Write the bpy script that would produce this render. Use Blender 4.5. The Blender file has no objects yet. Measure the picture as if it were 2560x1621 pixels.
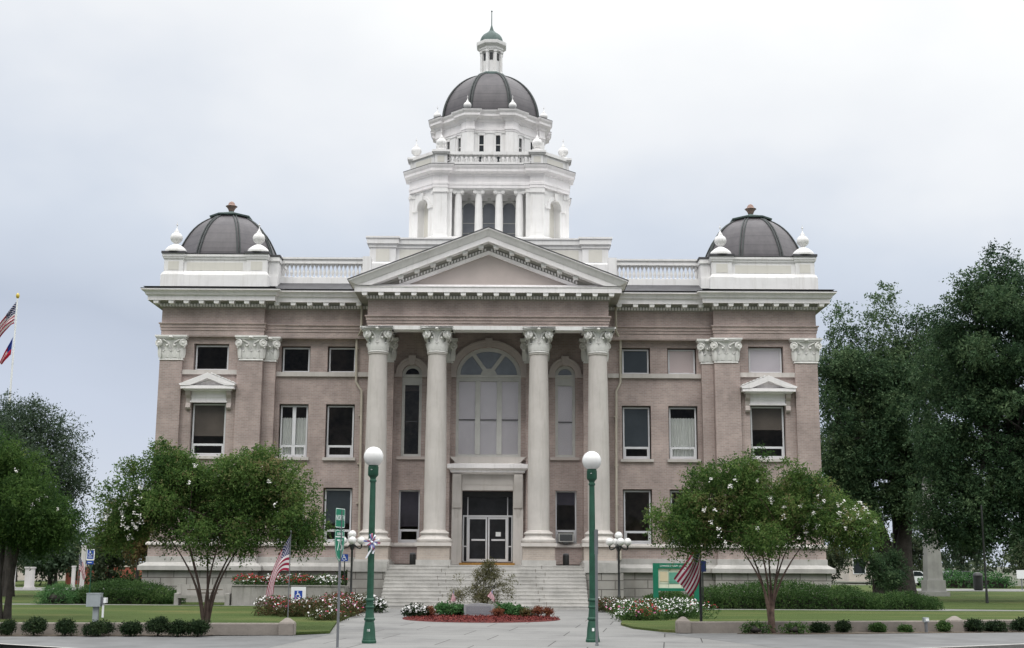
import bpy, bmesh, math, random
import numpy as np
from mathutils import Vector, Matrix

R = math.radians
S = bpy.context.scene
COL = S.collection

# ------------------------------------------------------------------ camera
cam_data = bpy.data.cameras.new('camera')
cam = bpy.data.objects.new('camera', cam_data)
COL.objects.link(cam)
cam.matrix_world = Matrix.Translation((1.2, 0, 2.06)) @ Matrix.Rotation(R(90 + 10.577), 4, 'X') @ Matrix.Rotation(R(0.3), 4, 'Z')
cam_data.sensor_width = 36
cam_data.sensor_fit = 'HORIZONTAL'
cam_data.lens = 45.0
cam_data.clip_start = 0.5
cam_data.clip_end = 6000
S.camera = cam

# ------------------------------------------------------------------ sky (overcast) and sun
SUN_EL, SUN_AZ = R(52), R(212)
world = bpy.data.worlds.new('World')
S.world = world
world.use_nodes = True
wn = world.node_tree
wn.nodes.clear()


def N(tree, kind, **kw):
    n = tree.nodes.new(kind)
    for k, v in kw.items():
        if k.startswith('i_'):
            key = k[2:]
            key = int(key) if key.isdigit() else key.replace('_', ' ')
            n.inputs[key].default_value = v
        else:
            setattr(n, k, v)
    return n


def ramp(tree, stops, interp='LINEAR'):
    n = tree.nodes.new('ShaderNodeValToRGB')
    el = n.color_ramp.elements
    n.color_ramp.interpolation = interp
    while len(el) > 1:
        el.remove(el[-1])
    el[0].position, el[0].color = stops[0][0], tuple(stops[0][1]) + (1,)
    for p, c in stops[1:]:
        e = el.new(p)
        e.color = tuple(c) + (1,)
    return n


def mth(tree, op, a, b=None):
    n = tree.nodes.new('ShaderNodeMath')
    n.operation = op
    for i, s in enumerate((a, b)):
        if s is None:
            continue
        if isinstance(s, (int, float)):
            n.inputs[i].default_value = s
        else:
            tree.links.new(s, n.inputs[i])
    return n.outputs[0]


L = wn.links.new
sky = N(wn, 'ShaderNodeTexSky', sky_type='NISHITA', sun_disc=False, sun_elevation=SUN_EL, sun_rotation=SUN_AZ)
tc = N(wn, 'ShaderNodeTexCoord')
sep = N(wn, 'ShaderNodeSeparateXYZ')
L(tc.outputs['Generated'], sep.inputs[0])
# cloud deck: brightness rises with height; large soft banks
mp = N(wn, 'ShaderNodeMapping')
mp.inputs['Scale'].default_value = (1.0, 1.0, 1.7)
mp.inputs['Location'].default_value = (0.35, 0.0, 0.2)
L(tc.outputs['Generated'], mp.inputs[0])
nz = N(wn, 'ShaderNodeTexNoise', i_Scale=2.6, i_Detail=5.0, i_Roughness=0.5)
L(mp.outputs[0], nz.inputs['Vector'])
nz2 = N(wn, 'ShaderNodeTexNoise', i_Scale=1.1, i_Detail=2.0, i_Roughness=0.5)
L(mp.outputs[0], nz2.inputs['Vector'])
a = mth(wn, 'MULTIPLY', sep.outputs['Z'], 1.0)
b = mth(wn, 'MULTIPLY', mth(wn, 'SUBTRACT', nz.outputs[0], 0.5), 0.30)
c = mth(wn, 'MULTIPLY', mth(wn, 'SUBTRACT', nz2.outputs[0], 0.5), 0.30)
d = mth(wn, 'MULTIPLY', sep.outputs['X'], 0.16)
val = mth(wn, 'ADD', mth(wn, 'ADD', mth(wn, 'ADD', a, b), c), d)
cr = ramp(wn, [(0.0, (5.6, 6.05, 6.95)), (0.10, (5.2, 5.7, 6.75)), (0.18, (4.6, 5.1, 6.05)), (0.28, (5.9, 6.4, 7.2)),
               (0.36, (7.8, 8.0, 8.3)), (0.44, (9.0, 9.1, 9.1)), (1.0, (33.0, 33.0, 33.0))])
L(val, cr.inputs[0])
# low sky behind the camera dimmed, added to darken portico recess and glass
ym = N(wn, 'ShaderNodeMath', operation='MULTIPLY_ADD', use_clamp=True)
L(sep.outputs['Y'], ym.inputs[0])
ym.inputs[1].default_value, ym.inputs[2].default_value = -2.5, 0.0
zm = N(wn, 'ShaderNodeMath', operation='MULTIPLY_ADD', use_clamp=True)
L(sep.outputs['Z'], zm.inputs[0])
zm.inputs[1].default_value, zm.inputs[2].default_value = -2.6, 1.45
rear_sky_dim = mth(wn, 'SUBTRACT', 1.0, mth(wn, 'MULTIPLY', mth(wn, 'MULTIPLY', ym.outputs[0], zm.outputs[0]), 0.68))
crm = N(wn, 'ShaderNodeMix', data_type='RGBA', blend_type='MULTIPLY')
crm.inputs[0].default_value = 1.0
L(cr.outputs[0], crm.inputs[6])
L(rear_sky_dim, crm.inputs[7])
mixs = N(wn, 'ShaderNodeMix', data_type='RGBA')
mixs.inputs[0].default_value = 0.94
L(sky.outputs[0], mixs.inputs[6])
L(crm.outputs[2], mixs.inputs[7])
bg = N(wn, 'ShaderNodeBackground', i_Strength=0.1)
L(mixs.outputs[2], bg.inputs[0])
wo = N(wn, 'ShaderNodeOutputWorld')
L(bg.outputs[0], wo.inputs[0])

sun_d = bpy.data.lights.new('sun', 'SUN')
sun_d.energy = 1.0
sun_d.angle = R(25)
sun_d.color = (1.0, 0.96, 0.9)
sun = bpy.data.objects.new('sun', sun_d)
COL.objects.link(sun)
sv = Vector((math.sin(SUN_AZ) * math.cos(SUN_EL), math.cos(SUN_AZ) * math.cos(SUN_EL), math.sin(SUN_EL)))
sun.rotation_euler = sv.to_track_quat('Z', 'Y').to_euler()
sun.location = (0, -20, 60)

S.view_settings.view_transform = 'Standard'
S.view_settings.look = 'None'
S.view_settings.exposure = 0.22
S.view_settings.gamma = 1.0
S.cycles.max_bounces = 6
S.cycles.transparent_max_bounces = 12
S.cycles.use_denoising = True

# ------------------------------------------------------------------ materials
M = {}


def base_mat(name, rough=0.7, spec=0.3, metal=0.0):
    m = bpy.data.materials.new(name)
    m.use_nodes = True
    t = m.node_tree
    p = t.nodes['Principled BSDF']
    p.inputs['Roughness'].default_value = rough
    p.inputs['Metallic'].default_value = metal
    p.inputs['Specular IOR Level'].default_value = spec
    M[name] = m
    return m, t, p


def vec(t, scale=(1, 1, 1), src='Object'):
    c_ = t.nodes.new('ShaderNodeTexCoord')
    m_ = t.nodes.new('ShaderNodeMapping')
    m_.inputs['Scale'].default_value = scale
    t.links.new(c_.outputs[src], m_.inputs[0])
    return m_.outputs[0]


def paint(name, rgb, var=0.12, scale=3.0, rough=0.65, spec=0.3, streak=0.0, stain=(0.25, 0.24, 0.2), bump=0.0, metal=0.0, grime=0.0):
    """a plain material with blotchy tone, optional vertical rain streaks and grime patches"""
    m, t, p = base_mat(name, rough, spec, metal)
    n = N(t, 'ShaderNodeTexNoise', i_Scale=scale, i_Detail=6.0, i_Roughness=0.6)
    t.links.new(vec(t), n.inputs['Vector'])
    lo = tuple(max(0, x * (1 - var)) for x in rgb)
    hi = tuple(min(1, x * (1 + var)) for x in rgb)
    r = ramp(t, [(0.3, lo), (0.7, hi)])
    t.links.new(n.outputs[0], r.inputs[0])
    out = r.outputs[0]
    if streak:
        n2 = N(t, 'ShaderNodeTexNoise', i_Scale=1.0, i_Detail=5.0, i_Roughness=0.65)
        t.links.new(vec(t, (5.0, 5.0, 0.45)), n2.inputs['Vector'])
        f = ramp(t, [(0.5, (0, 0, 0)), (0.78, (streak,) * 3)])
        t.links.new(n2.outputs[0], f.inputs[0])
        mx = N(t, 'ShaderNodeMix', data_type='RGBA')
        t.links.new(f.outputs[0], mx.inputs[0])
        t.links.new(out, mx.inputs[6])
        mx.inputs[7].default_value = stain + (1,)
        out = mx.outputs[2]
    if grime:
        n3 = N(t, 'ShaderNodeTexNoise', i_Scale=0.8, i_Detail=8.0, i_Roughness=0.7)
        t.links.new(vec(t), n3.inputs['Vector'])
        f = ramp(t, [(0.52, (0, 0, 0)), (0.72, (grime,) * 3)])
        t.links.new(n3.outputs[0], f.inputs[0])
        mx = N(t, 'ShaderNodeMix', data_type='RGBA')
        t.links.new(f.outputs[0], mx.inputs[0])
        t.links.new(out, mx.inputs[6])
        mx.inputs[7].default_value = stain + (1,)
        out = mx.outputs[2]
    t.links.new(out, p.inputs['Base Color'])
    if bump:
        bn = N(t, 'ShaderNodeBump', i_Strength=bump, i_Distance=0.02)
        n4 = N(t, 'ShaderNodeTexNoise', i_Scale=scale * 8, i_Detail=6.0)
        t.links.new(vec(t), n4.inputs['Vector'])
        t.links.new(n4.outputs[0], bn.inputs['Height'])
        t.links.new(bn.outputs[0], p.inputs['Normal'])
    return m


def courses(name, c1, c2, mortar, bw, bh, ms, blot=0.25, rough=0.85, grime=(0.16, 0.14, 0.12), gf=0.4, bumpd=0.006):
    """brick or ashlar laid in courses on upright faces"""
    m, t, p = base_mat(name, rough, 0.2)
    tcn = t.nodes.new('ShaderNodeTexCoord')
    sp = t.nodes.new('ShaderNodeSeparateXYZ')
    t.links.new(tcn.outputs['Object'], sp.inputs[0])
    u = mth(t, 'ADD', sp.outputs[0], sp.outputs[1])
    cb = t.nodes.new('ShaderNodeCombineXYZ')
    t.links.new(u, cb.inputs[0])
    t.links.new(sp.outputs[2], cb.inputs[1])
    br = N(t, 'ShaderNodeTexBrick', i_Scale=1.0)
    br.inputs['Brick Width'].default_value = bw
    br.inputs['Row Height'].default_value = bh
    br.inputs['Mortar Size'].default_value = ms
    br.inputs['Color1'].default_value = c1 + (1,)
    br.inputs['Color2'].default_value = c2 + (1,)
    br.inputs['Mortar'].default_value = mortar + (1,)
    br.inputs['Bias'].default_value = -0.1
    t.links.new(cb.outputs[0], br.inputs['Vector'])
    n = N(t, 'ShaderNodeTexNoise', i_Scale=0.55, i_Detail=8.0, i_Roughness=0.65)
    t.links.new(vec(t), n.inputs['Vector'])
    r = ramp(t, [(0.3, (1 - blot,) * 3), (0.7, (1 + blot * 0.6,) * 3)])
    t.links.new(n.outputs[0], r.inputs[0])
    mx = N(t, 'ShaderNodeMix', data_type='RGBA', blend_type='MULTIPLY')
    mx.inputs[0].default_value = 1.0
    t.links.new(br.outputs[0], mx.inputs[6])
    t.links.new(r.outputs[0], mx.inputs[7])
    n2 = N(t, 'ShaderNodeTexNoise', i_Scale=1.0, i_Detail=6.0, i_Roughness=0.65)
    t.links.new(vec(t, (1.6, 1.6, 0.35)), n2.inputs['Vector'])
    f = ramp(t, [(0.48, (0, 0, 0)), (0.8, (gf,) * 3)])
    t.links.new(n2.outputs[0], f.inputs[0])
    mx2 = N(t, 'ShaderNodeMix', data_type='RGBA')
    t.links.new(f.outputs[0], mx2.inputs[0])
    t.links.new(mx.outputs[2], mx2.inputs[6])
    mx2.inputs[7].default_value = grime + (1,)
    t.links.new(mx2.outputs[2], p.inputs['Base Color'])
    bn = N(t, 'ShaderNodeBump', i_Strength=0.5, i_Distance=bumpd)
    bn.invert = True
    t.links.new(br.outputs['Fac'], bn.inputs['Height'])
    t.links.new(bn.outputs[0], p.inputs['Normal'])
    return m


courses('brick', (0.45, 0.35, 0.322), (0.35, 0.278, 0.258), (0.44, 0.39, 0.365), 0.24, 0.085, 0.013, blot=0.3, gf=0.38, grime=(0.19, 0.165, 0.15))
courses('tan_brick', (0.45, 0.385, 0.335), (0.40, 0.345, 0.305), (0.44, 0.40, 0.36), 0.24, 0.085, 0.012, gf=0.25)
courses('ashlar', (0.40, 0.385, 0.36), (0.33, 0.32, 0.30), (0.16, 0.15, 0.14), 1.3, 0.42, 0.022, gf=0.55, bumpd=0.02)
paint('white_paint', (0.81, 0.803, 0.797), 0.06, 1.6, 0.65, streak=0.4, stain=(0.45, 0.43, 0.38), grime=0.22)
paint('fan_screen', (0.36, 0.39, 0.44), 0.15, 1.2, 0.6)
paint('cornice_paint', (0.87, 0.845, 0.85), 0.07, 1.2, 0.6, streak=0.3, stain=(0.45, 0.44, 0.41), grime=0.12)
paint('soffit_shade_tint', (0.36, 0.352, 0.325), 0.08, 1.2, 0.7, grime=0.2, stain=(0.25, 0.24, 0.22))  # shadow under the cornice put into the colour of soffit and bed mould
paint('dark_rib', (0.05, 0.058, 0.058), 0.25, 3.0, 0.6)
paint('panel_paint', (0.69, 0.672, 0.615), 0.05, 1.0, 0.6, streak=0.2, stain=(0.45, 0.43, 0.38))
paint('stucco', (0.48, 0.425, 0.40), 0.1, 0.8, 0.8, grime=0.3, stain=(0.36, 0.33, 0.31))
paint('limestone', (0.54, 0.51, 0.482), 0.12, 0.6, 0.85, streak=0.45, stain=(0.35, 0.325, 0.285), grime=0.2, bump=0.1)
paint('capital_stone', (0.74, 0.735, 0.71), 0.12, 2.5, 0.8, grime=0.3, stain=(0.36, 0.35, 0.32), bump=0.2)
paint('step_stone', (0.44, 0.43, 0.41), 0.18, 1.1, 0.85, streak=0.45, stain=(0.27, 0.26, 0.235), grime=0.45, bump=0.15)
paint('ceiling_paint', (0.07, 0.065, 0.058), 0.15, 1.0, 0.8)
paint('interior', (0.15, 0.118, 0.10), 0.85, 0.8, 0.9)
paint('louvre_grey', (0.23, 0.245, 0.275), 0.1, 2, 0.5)
paint('alu', (0.68, 0.69, 0.71), 0.04, 3, 0.4, 0.4)
paint('old_frame', (0.54, 0.54, 0.515), 0.08, 3, 0.6)
paint('blind_pink', (0.88, 0.76, 0.745), 0.02, 0.5, 0.8)
paint('blind_grey', (0.93, 0.875, 0.915), 0.05, 0.6, 0.8)
paint('lead_roof', (0.075, 0.075, 0.08), 0.25, 2.0, 0.6)
paint('green_copper', (0.085, 0.122, 0.114), 0.25, 3.0, 0.6)
paint('terracotta', (0.28, 0.19, 0.16), 0.25, 6.0, 0.8)
paint('gutter', (0.50, 0.46, 0.385), 0.1, 2.0, 0.6, streak=0.3, stain=(0.30, 0.26, 0.21))
paint('black_iron', (0.022, 0.024, 0.024), 0.2, 4.0, 0.45, 0.5)
paint('lamp_green', (0.014, 0.068, 0.041), 0.25, 5.0, 0.55, 0.4, streak=0.4, stain=(0.05, 0.14, 0.10))
paint('board_green', (0.010, 0.16, 0.095), 0.1, 4.0, 0.45, 0.4)
paint('sign_green', (0.01, 0.20, 0.115), 0.04, 6.0, 0.4, 0.5)
paint('sign_blue', (0.02, 0.07, 0.36), 0.05, 6.0, 0.4, 0.5)
paint('dark_blue', (0.012, 0.022, 0.075), 0.1, 6.0, 0.5)
paint('sign_white', (0.80, 0.82, 0.82), 0.03, 6.0, 0.5)
paint('galv', (0.17, 0.178, 0.19), 0.1, 8.0, 0.5, 0.5, metal=0.3)
paint('box_grey', (0.30, 0.335, 0.345), 0.08, 5.0, 0.5, 0.4)
paint('concrete', (0.31, 0.30, 0.28), 0.2, 1.6, 0.9, streak=0.8, stain=(0.15, 0.14, 0.125), grime=0.5, bump=0.2)
paint('wall_stone', (0.235, 0.21, 0.188), 0.16, 3.0, 0.9, grime=0.4, stain=(0.2, 0.175, 0.15), bump=0.3)
paint('granite', (0.30, 0.31, 0.325), 0.12, 14.0, 0.6, bump=0.05)
paint('granite_polish', (0.20, 0.21, 0.235), 0.1, 20.0, 0.35, 0.5)
paint('obelisk_stone', (0.36, 0.36, 0.35), 0.15, 1.5, 0.8, streak=0.4, stain=(0.24, 0.24, 0.23))
paint('bark', (0.07, 0.05, 0.042), 0.35, 5.0, 0.9, bump=0.5)
paint('bark_pale', (0.12, 0.08, 0.064), 0.65, 4.5, 0.75, bump=0.3)
paint('bark_dark', (0.045, 0.04, 0.036), 0.4, 4.0, 0.95, bump=0.6)
paint('soil', (0.105, 0.085, 0.066), 0.35, 5.0, 0.95, bump=0.6)
paint('mulch_red', (0.10, 0.022, 0.02), 0.6, 9.0, 0.95, bump=1.0)
paint('slate_sky_sheen', (0.092, 0.110, 0.128), 0.15, 0.7, 0.6)  # blind colour standing in for sky reflected in tinted glass
paint('shade_brown', (0.088, 0.072, 0.06), 0.35, 0.6, 0.6)
paint('shade_plum', (0.095, 0.085, 0.112), 0.25, 0.7, 0.6)
paint('pillar_paint', (0.60, 0.585, 0.58), 0.08, 2.0, 0.7, streak=0.3, stain=(0.35, 0.33, 0.3))
paint('curtain', (0.86, 0.87, 0.84), 0.04, 2.0, 0.9)
paint('ac_metal', (0.45, 0.45, 0.43), 0.1, 6.0, 0.6)
paint('car_white', (0.75, 0.77, 0.8), 0.02, 2.0, 0.25, 0.5)
paint('car_glass', (0.02, 0.025, 0.03), 0.1, 2.0, 0.1, 0.5)
paint('rubber', (0.02, 0.02, 0.02), 0.2, 8.0, 0.8)
paint('far_wall', (0.55, 0.50, 0.44), 0.1, 0.7, 0.8)
paint('far_brick', (0.33, 0.10, 0.075), 0.15, 2.0, 0.85)
paint('far_roof', (0.16, 0.15, 0.15), 0.15, 2.0, 0.85)
paint('mat_orange', (0.36, 0.20, 0.06), 0.2, 6.0, 0.95)
paint('ribbon_blue', (0.11, 0.13, 0.34), 0.1, 9.0, 0.4, 0.5)
paint('ribbon_red', (0.34, 0.10, 0.16), 0.1, 9.0, 0.4, 0.5)
paint('ribbon_white', (0.75, 0.77, 0.82), 0.05, 9.0, 0.4, 0.5)
paint('gold', (0.55, 0.42, 0.06), 0.1, 9.0, 0.4, 0.5)
paint('notice_paper', (0.66, 0.68, 0.55), 0.10, 3.0, 0.7)
paint('notice_tan', (0.60, 0.52, 0.36), 0.08, 3.0, 0.7)
paint('notice_teal', (0.12, 0.33, 0.25), 0.12, 4.0, 0.6)
paint('brake_red', (0.3, 0.02, 0.02), 0.1, 4.0, 0.4)

# dome sheet metal: brown-grey copper with horizontal seams
m_, t_, p_ = base_mat('dome_copper', 0.5, 0.35, 0.0)
n_ = N(t_, 'ShaderNodeTexNoise', i_Scale=1.3, i_Detail=8.0, i_Roughness=0.7)
t_.links.new(vec(t_, (1.5, 1.5, 0.6)), n_.inputs['Vector'])
r_ = ramp(t_, [(0.25, (0.072, 0.068, 0.074)), (0.55, (0.104, 0.097, 0.104)), (0.8, (0.135, 0.122, 0.126))])
t_.links.new(n_.outputs[0], r_.inputs[0])
w_ = N(t_, 'ShaderNodeTexWave', wave_type='BANDS', bands_direction='Z', i_Scale=0.55, i_Distortion=0.6)
w_.inputs['Detail'].default_value = 1.0
t_.links.new(vec(t_), w_.inputs['Vector'])
f_ = ramp(t_, [(0.0, (0.78, 0.78, 0.80)), (0.07, (1, 1, 1))])
t_.links.new(w_.outputs[0], f_.inputs[0])
x_ = N(t_, 'ShaderNodeMix', data_type='RGBA', blend_type='MULTIPLY')
x_.inputs[0].default_value = 1.0
t_.links.new(r_.outputs[0], x_.inputs[6])
t_.links.new(f_.outputs[0], x_.inputs[7])
t_.links.new(x_.outputs[2], p_.inputs['Base Color'])

# window glass: see-through with a fresnel reflection of the sky
m_ = bpy.data.materials.new('glass')
m_.use_nodes = True
t_ = m_.node_tree
t_.nodes.clear()
o_ = t_.nodes.new('ShaderNodeOutputMaterial')
g_ = N(t_, 'ShaderNodeBsdfGlossy', i_Roughness=0.03)
tr_ = N(t_, 'ShaderNodeBsdfTransparent')
tr_.inputs[0].default_value = (0.96, 0.965, 0.965, 1)
fr_ = N(t_, 'ShaderNodeFresnel', i_IOR=1.5)
bn_ = N(t_, 'ShaderNodeBump', i_Strength=0.02, i_Distance=0.02)
nn_ = N(t_, 'ShaderNodeTexNoise', i_Scale=0.9, i_Detail=2.0)
t_.links.new(vec(t_), nn_.inputs['Vector'])
t_.links.new(nn_.outputs[0], bn_.inputs['Height'])
t_.links.new(bn_.outputs[0], g_.inputs['Normal'])
fm_ = mth(t_, 'MULTIPLY', fr_.outputs[0], 0.75)
mx_ = t_.nodes.new('ShaderNodeMixShader')
t_.links.new(fm_, mx_.inputs[0])
t_.links.new(tr_.outputs[0], mx_.inputs[1])
t_.links.new(g_.outputs[0], mx_.inputs[2])
t_.links.new(mx_.outputs[0], o_.inputs[0])
M['glass'] = m_

# opal lamp globes
m_, t_, p_ = base_mat('opal', 0.25, 0.5)
p_.inputs['Base Color'].default_value = (0.76, 0.76, 0.745, 1)
p_.inputs['Subsurface Weight'].default_value = 0.25
p_.inputs['Subsurface Radius'].default_value = (0.2, 0.2, 0.2)


def leaf_mat(name, stops, trans=0.35, rough=0.55):
    m = bpy.data.materials.new(name)
    m.use_nodes = True
    t = m.node_tree
    t.nodes.clear()
    o = t.nodes.new('ShaderNodeOutputMaterial')
    at = N(t, 'ShaderNodeAttribute', attribute_name='tint')
    r = ramp(t, stops)
    t.links.new(at.outputs['Fac'], r.inputs[0])
    p = t.nodes.new('ShaderNodeBsdfPrincipled')
    p.inputs['Roughness'].default_value = rough
    p.inputs['Specular IOR Level'].default_value = 0.10
    t.links.new(r.outputs[0], p.inputs['Base Color'])
    tl = t.nodes.new('ShaderNodeBsdfTranslucent')
    t.links.new(r.outputs[0], tl.inputs[0])
    mx = t.nodes.new('ShaderNodeMixShader')
    mx.inputs[0].default_value = trans
    t.links.new(p.outputs[0], mx.inputs[1])
    t.links.new(tl.outputs[0], mx.inputs[2])
    t.links.new(mx.outputs[0], o.inputs[0])
    M[name] = m
    return m


leaf_mat('leaf_crape', [(0.0, (0.026, 0.062, 0.018)), (0.5, (0.074, 0.138, 0.034)), (0.85, (0.15, 0.225, 0.065)), (1.0, (0.19, 0.17, 0.08))], 0.48)
leaf_mat('leaf_oak', [(0.0, (0.018, 0.041, 0.021)), (0.5, (0.056, 0.105, 0.050)), (1.0, (0.135, 0.20, 0.098))], 0.4)
leaf_mat('leaf_elm', [(0.0, (0.026, 0.047, 0.028)), (0.5, (0.055, 0.088, 0.053)), (1.0, (0.11, 0.155, 0.095))], 0.35)
leaf_mat('leaf_hedge', [(0.0, (0.024, 0.056, 0.016)), (0.5, (0.055, 0.112, 0.034)), (1.0, (0.12, 0.185, 0.06))], 0.3)
leaf_mat('leaf_box', [(0.0, (0.010, 0.022, 0.010)), (0.5, (0.022, 0.042, 0.018)), (1.0, (0.05, 0.075, 0.03))], 0.2)
leaf_mat('leaf_maple', [(0.0, (0.075, 0.078, 0.035)), (0.5, (0.125, 0.125, 0.062)), (1.0, (0.21, 0.19, 0.11))], 0.35)
leaf_mat('leaf_hosta', [(0.0, (0.03, 0.09, 0.03)), (0.5, (0.06, 0.15, 0.05)), (1.0, (0.12, 0.23, 0.09))], 0.3)
leaf_mat('leaf_coleus', [(0.0, (0.10, 0.03, 0.02)), (0.5, (0.17, 0.06, 0.035)), (1.0, (0.26, 0.13, 0.06))], 0.3)
leaf_mat('leaf_bed', [(0.0, (0.035, 0.05, 0.018)), (0.45, (0.07, 0.085, 0.032)), (0.8, (0.11, 0.075, 0.04)), (1.0, (0.13, 0.05, 0.035))], 0.3)
leaf_mat('leaf_rust', [(0.0, (0.06, 0.045, 0.02)), (0.5, (0.10, 0.075, 0.03)), (1.0, (0.15, 0.12, 0.05))], 0.3)
leaf_mat('leaf_far', [(0.0, (0.035, 0.055, 0.035)), (0.5, (0.07, 0.095, 0.055)), (1.0, (0.13, 0.16, 0.085))], 0.3)
leaf_mat('petal', [(0.0, (0.80, 0.80, 0.80)), (0.30, (0.72, 0.70, 0.70)), (0.40, (0.50, 0.16, 0.28)), (0.55, (0.55, 0.20, 0.38)),
                   (0.65, (0.38, 0.02, 0.05)), (0.85, (0.42, 0.05, 0.05)), (1.0, (0.20, 0.015, 0.04))], 0.3)
leaf_mat('bark_chip', [(0.0, (0.05, 0.012, 0.012)), (0.5, (0.14, 0.03, 0.028)), (1.0, (0.24, 0.065, 0.05))], 0.0, 0.9)
leaf_mat('blossom', [(0.0, (0.72, 0.70, 0.66)), (1.0, (0.86, 0.86, 0.84))], 0.35)

# lawn
m_, t_, p_ = base_mat('lawn', 0.95, 0.1)
n1 = N(t_, 'ShaderNodeTexNoise', i_Scale=0.22, i_Detail=8.0, i_Roughness=0.7)
t_.links.new(vec(t_, (0.5, 1.6, 1)), n1.inputs['Vector'])
n2 = N(t_, 'ShaderNodeTexNoise', i_Scale=14.0, i_Detail=8.0, i_Roughness=0.8)
t_.links.new(vec(t_), n2.inputs['Vector'])
r1 = ramp(t_, [(0.30, (0.042, 0.072, 0.020)), (0.52, (0.068, 0.096, 0.030)), (0.72, (0.145, 0.138, 0.055))])
t_.links.new(n1.outputs[0], r1.inputs[0])
r2 = ramp(t_, [(0.3, (0.6, 0.6, 0.6)), (0.7, (1.3, 1.3, 1.3))])
t_.links.new(n2.outputs[0], r2.inputs[0])
x_ = N(t_, 'ShaderNodeMix', data_type='RGBA', blend_type='MULTIPLY')
x_.inputs[0].default_value = 1.0
t_.links.new(r1.outputs[0], x_.inputs[6])
t_.links.new(r2.outputs[0], x_.inputs[7])
t_.links.new(x_.outputs[2], p_.inputs['Base Color'])
b_ = N(t_, 'ShaderNodeBump', i_Strength=0.8, i_Distance=0.05)
t_.links.new(n2.outputs[0], b_.inputs['Height'])
t_.links.new(b_.outputs[0], p_.inputs['Normal'])

# pavement concrete with slab joints, stains and cracks
m_, t_, p_ = base_mat('pavement', 0.9, 0.2)
br_ = N(t_, 'ShaderNodeTexBrick', i_Scale=1.0)
br_.offset = 0.35
br_.inputs['Brick Width'].default_value = 2.9
br_.inputs['Row Height'].default_value = 2.4
br_.inputs['Mortar Size'].default_value = 0.018
br_.inputs['Mortar Smooth'].default_value = 0.2
br_.inputs['Color1'].default_value = (0.218, 0.218, 0.213, 1)
br_.inputs['Color2'].default_value = (0.198, 0.198, 0.193, 1)
br_.inputs['Mortar'].default_value = (0.06, 0.058, 0.055, 1)
mv = t_.nodes.new('ShaderNodeMapping')
tc_ = t_.nodes.new('ShaderNodeTexCoord')
mv.inputs['Rotation'].default_value = (0, 0, R(7))
mv.inputs['Location'].default_value = (0.9, 0.4, 0)
t_.links.new(tc_.outputs['Object'], mv.inputs[0])
nw = N(t_, 'ShaderNodeTexNoise', i_Scale=0.6, i_Detail=2.0)
t_.links.new(mv.outputs[0], nw.inputs['Vector'])
t_.links.new(mv.outputs[0], br_.inputs['Vector'])
n1 = N(t_, 'ShaderNodeTexNoise', i_Scale=0.28, i_Detail=9.0, i_Roughness=0.68)
t_.links.new(vec(t_), n1.inputs['Vector'])
r1 = ramp(t_, [(0.30, (0.66, 0.66, 0.67)), (0.50, (0.98, 0.98, 0.98)), (0.7, (1.1, 1.1, 1.09))])
t_.links.new(n1.outputs[0], r1.inputs[0])
x_ = N(t_, 'ShaderNodeMix', data_type='RGBA', blend_type='MULTIPLY')
x_.inputs[0].default_value = 1.0
t_.links.new(br_.outputs[0], x_.inputs[6])
t_.links.new(r1.outputs[0], x_.inputs[7])
n3 = N(t_, 'ShaderNodeTexNoise', i_Scale=30.0, i_Detail=4.0, i_Roughness=0.7)
t_.links.new(vec(t_), n3.inputs['Vector'])
r3 = ramp(t_, [(0.35, (0.84, 0.84, 0.84)), (0.65, (1.10, 1.10, 1.10))])
t_.links.new(n3.outputs[0], r3.inputs[0])
x2 = N(t_, 'ShaderNodeMix', data_type='RGBA', blend_type='MULTIPLY')
x2.inputs[0].default_value = 1.0
t_.links.new(x_.outputs[2], x2.inputs[6])
t_.links.new(r3.outputs[0], x2.inputs[7])
t_.links.new(x2.outputs[2], p_.inputs['Base Color'])

paint('sidewalk', (0.142, 0.145, 0.146), 0.2, 0.9, 0.9, grime=0.4, stain=(0.12, 0.12, 0.12), bump=0.2)
paint('asphalt', (0.085, 0.086, 0.09), 0.3, 6.0, 0.9, bump=0.4)
paint('kerb', (0.36, 0.355, 0.34), 0.15, 2.0, 0.9, grime=0.4, stain=(0.2, 0.19, 0.18))
paint('far_ground', (0.095, 0.10, 0.075), 0.3, 0.15, 0.95)


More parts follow.
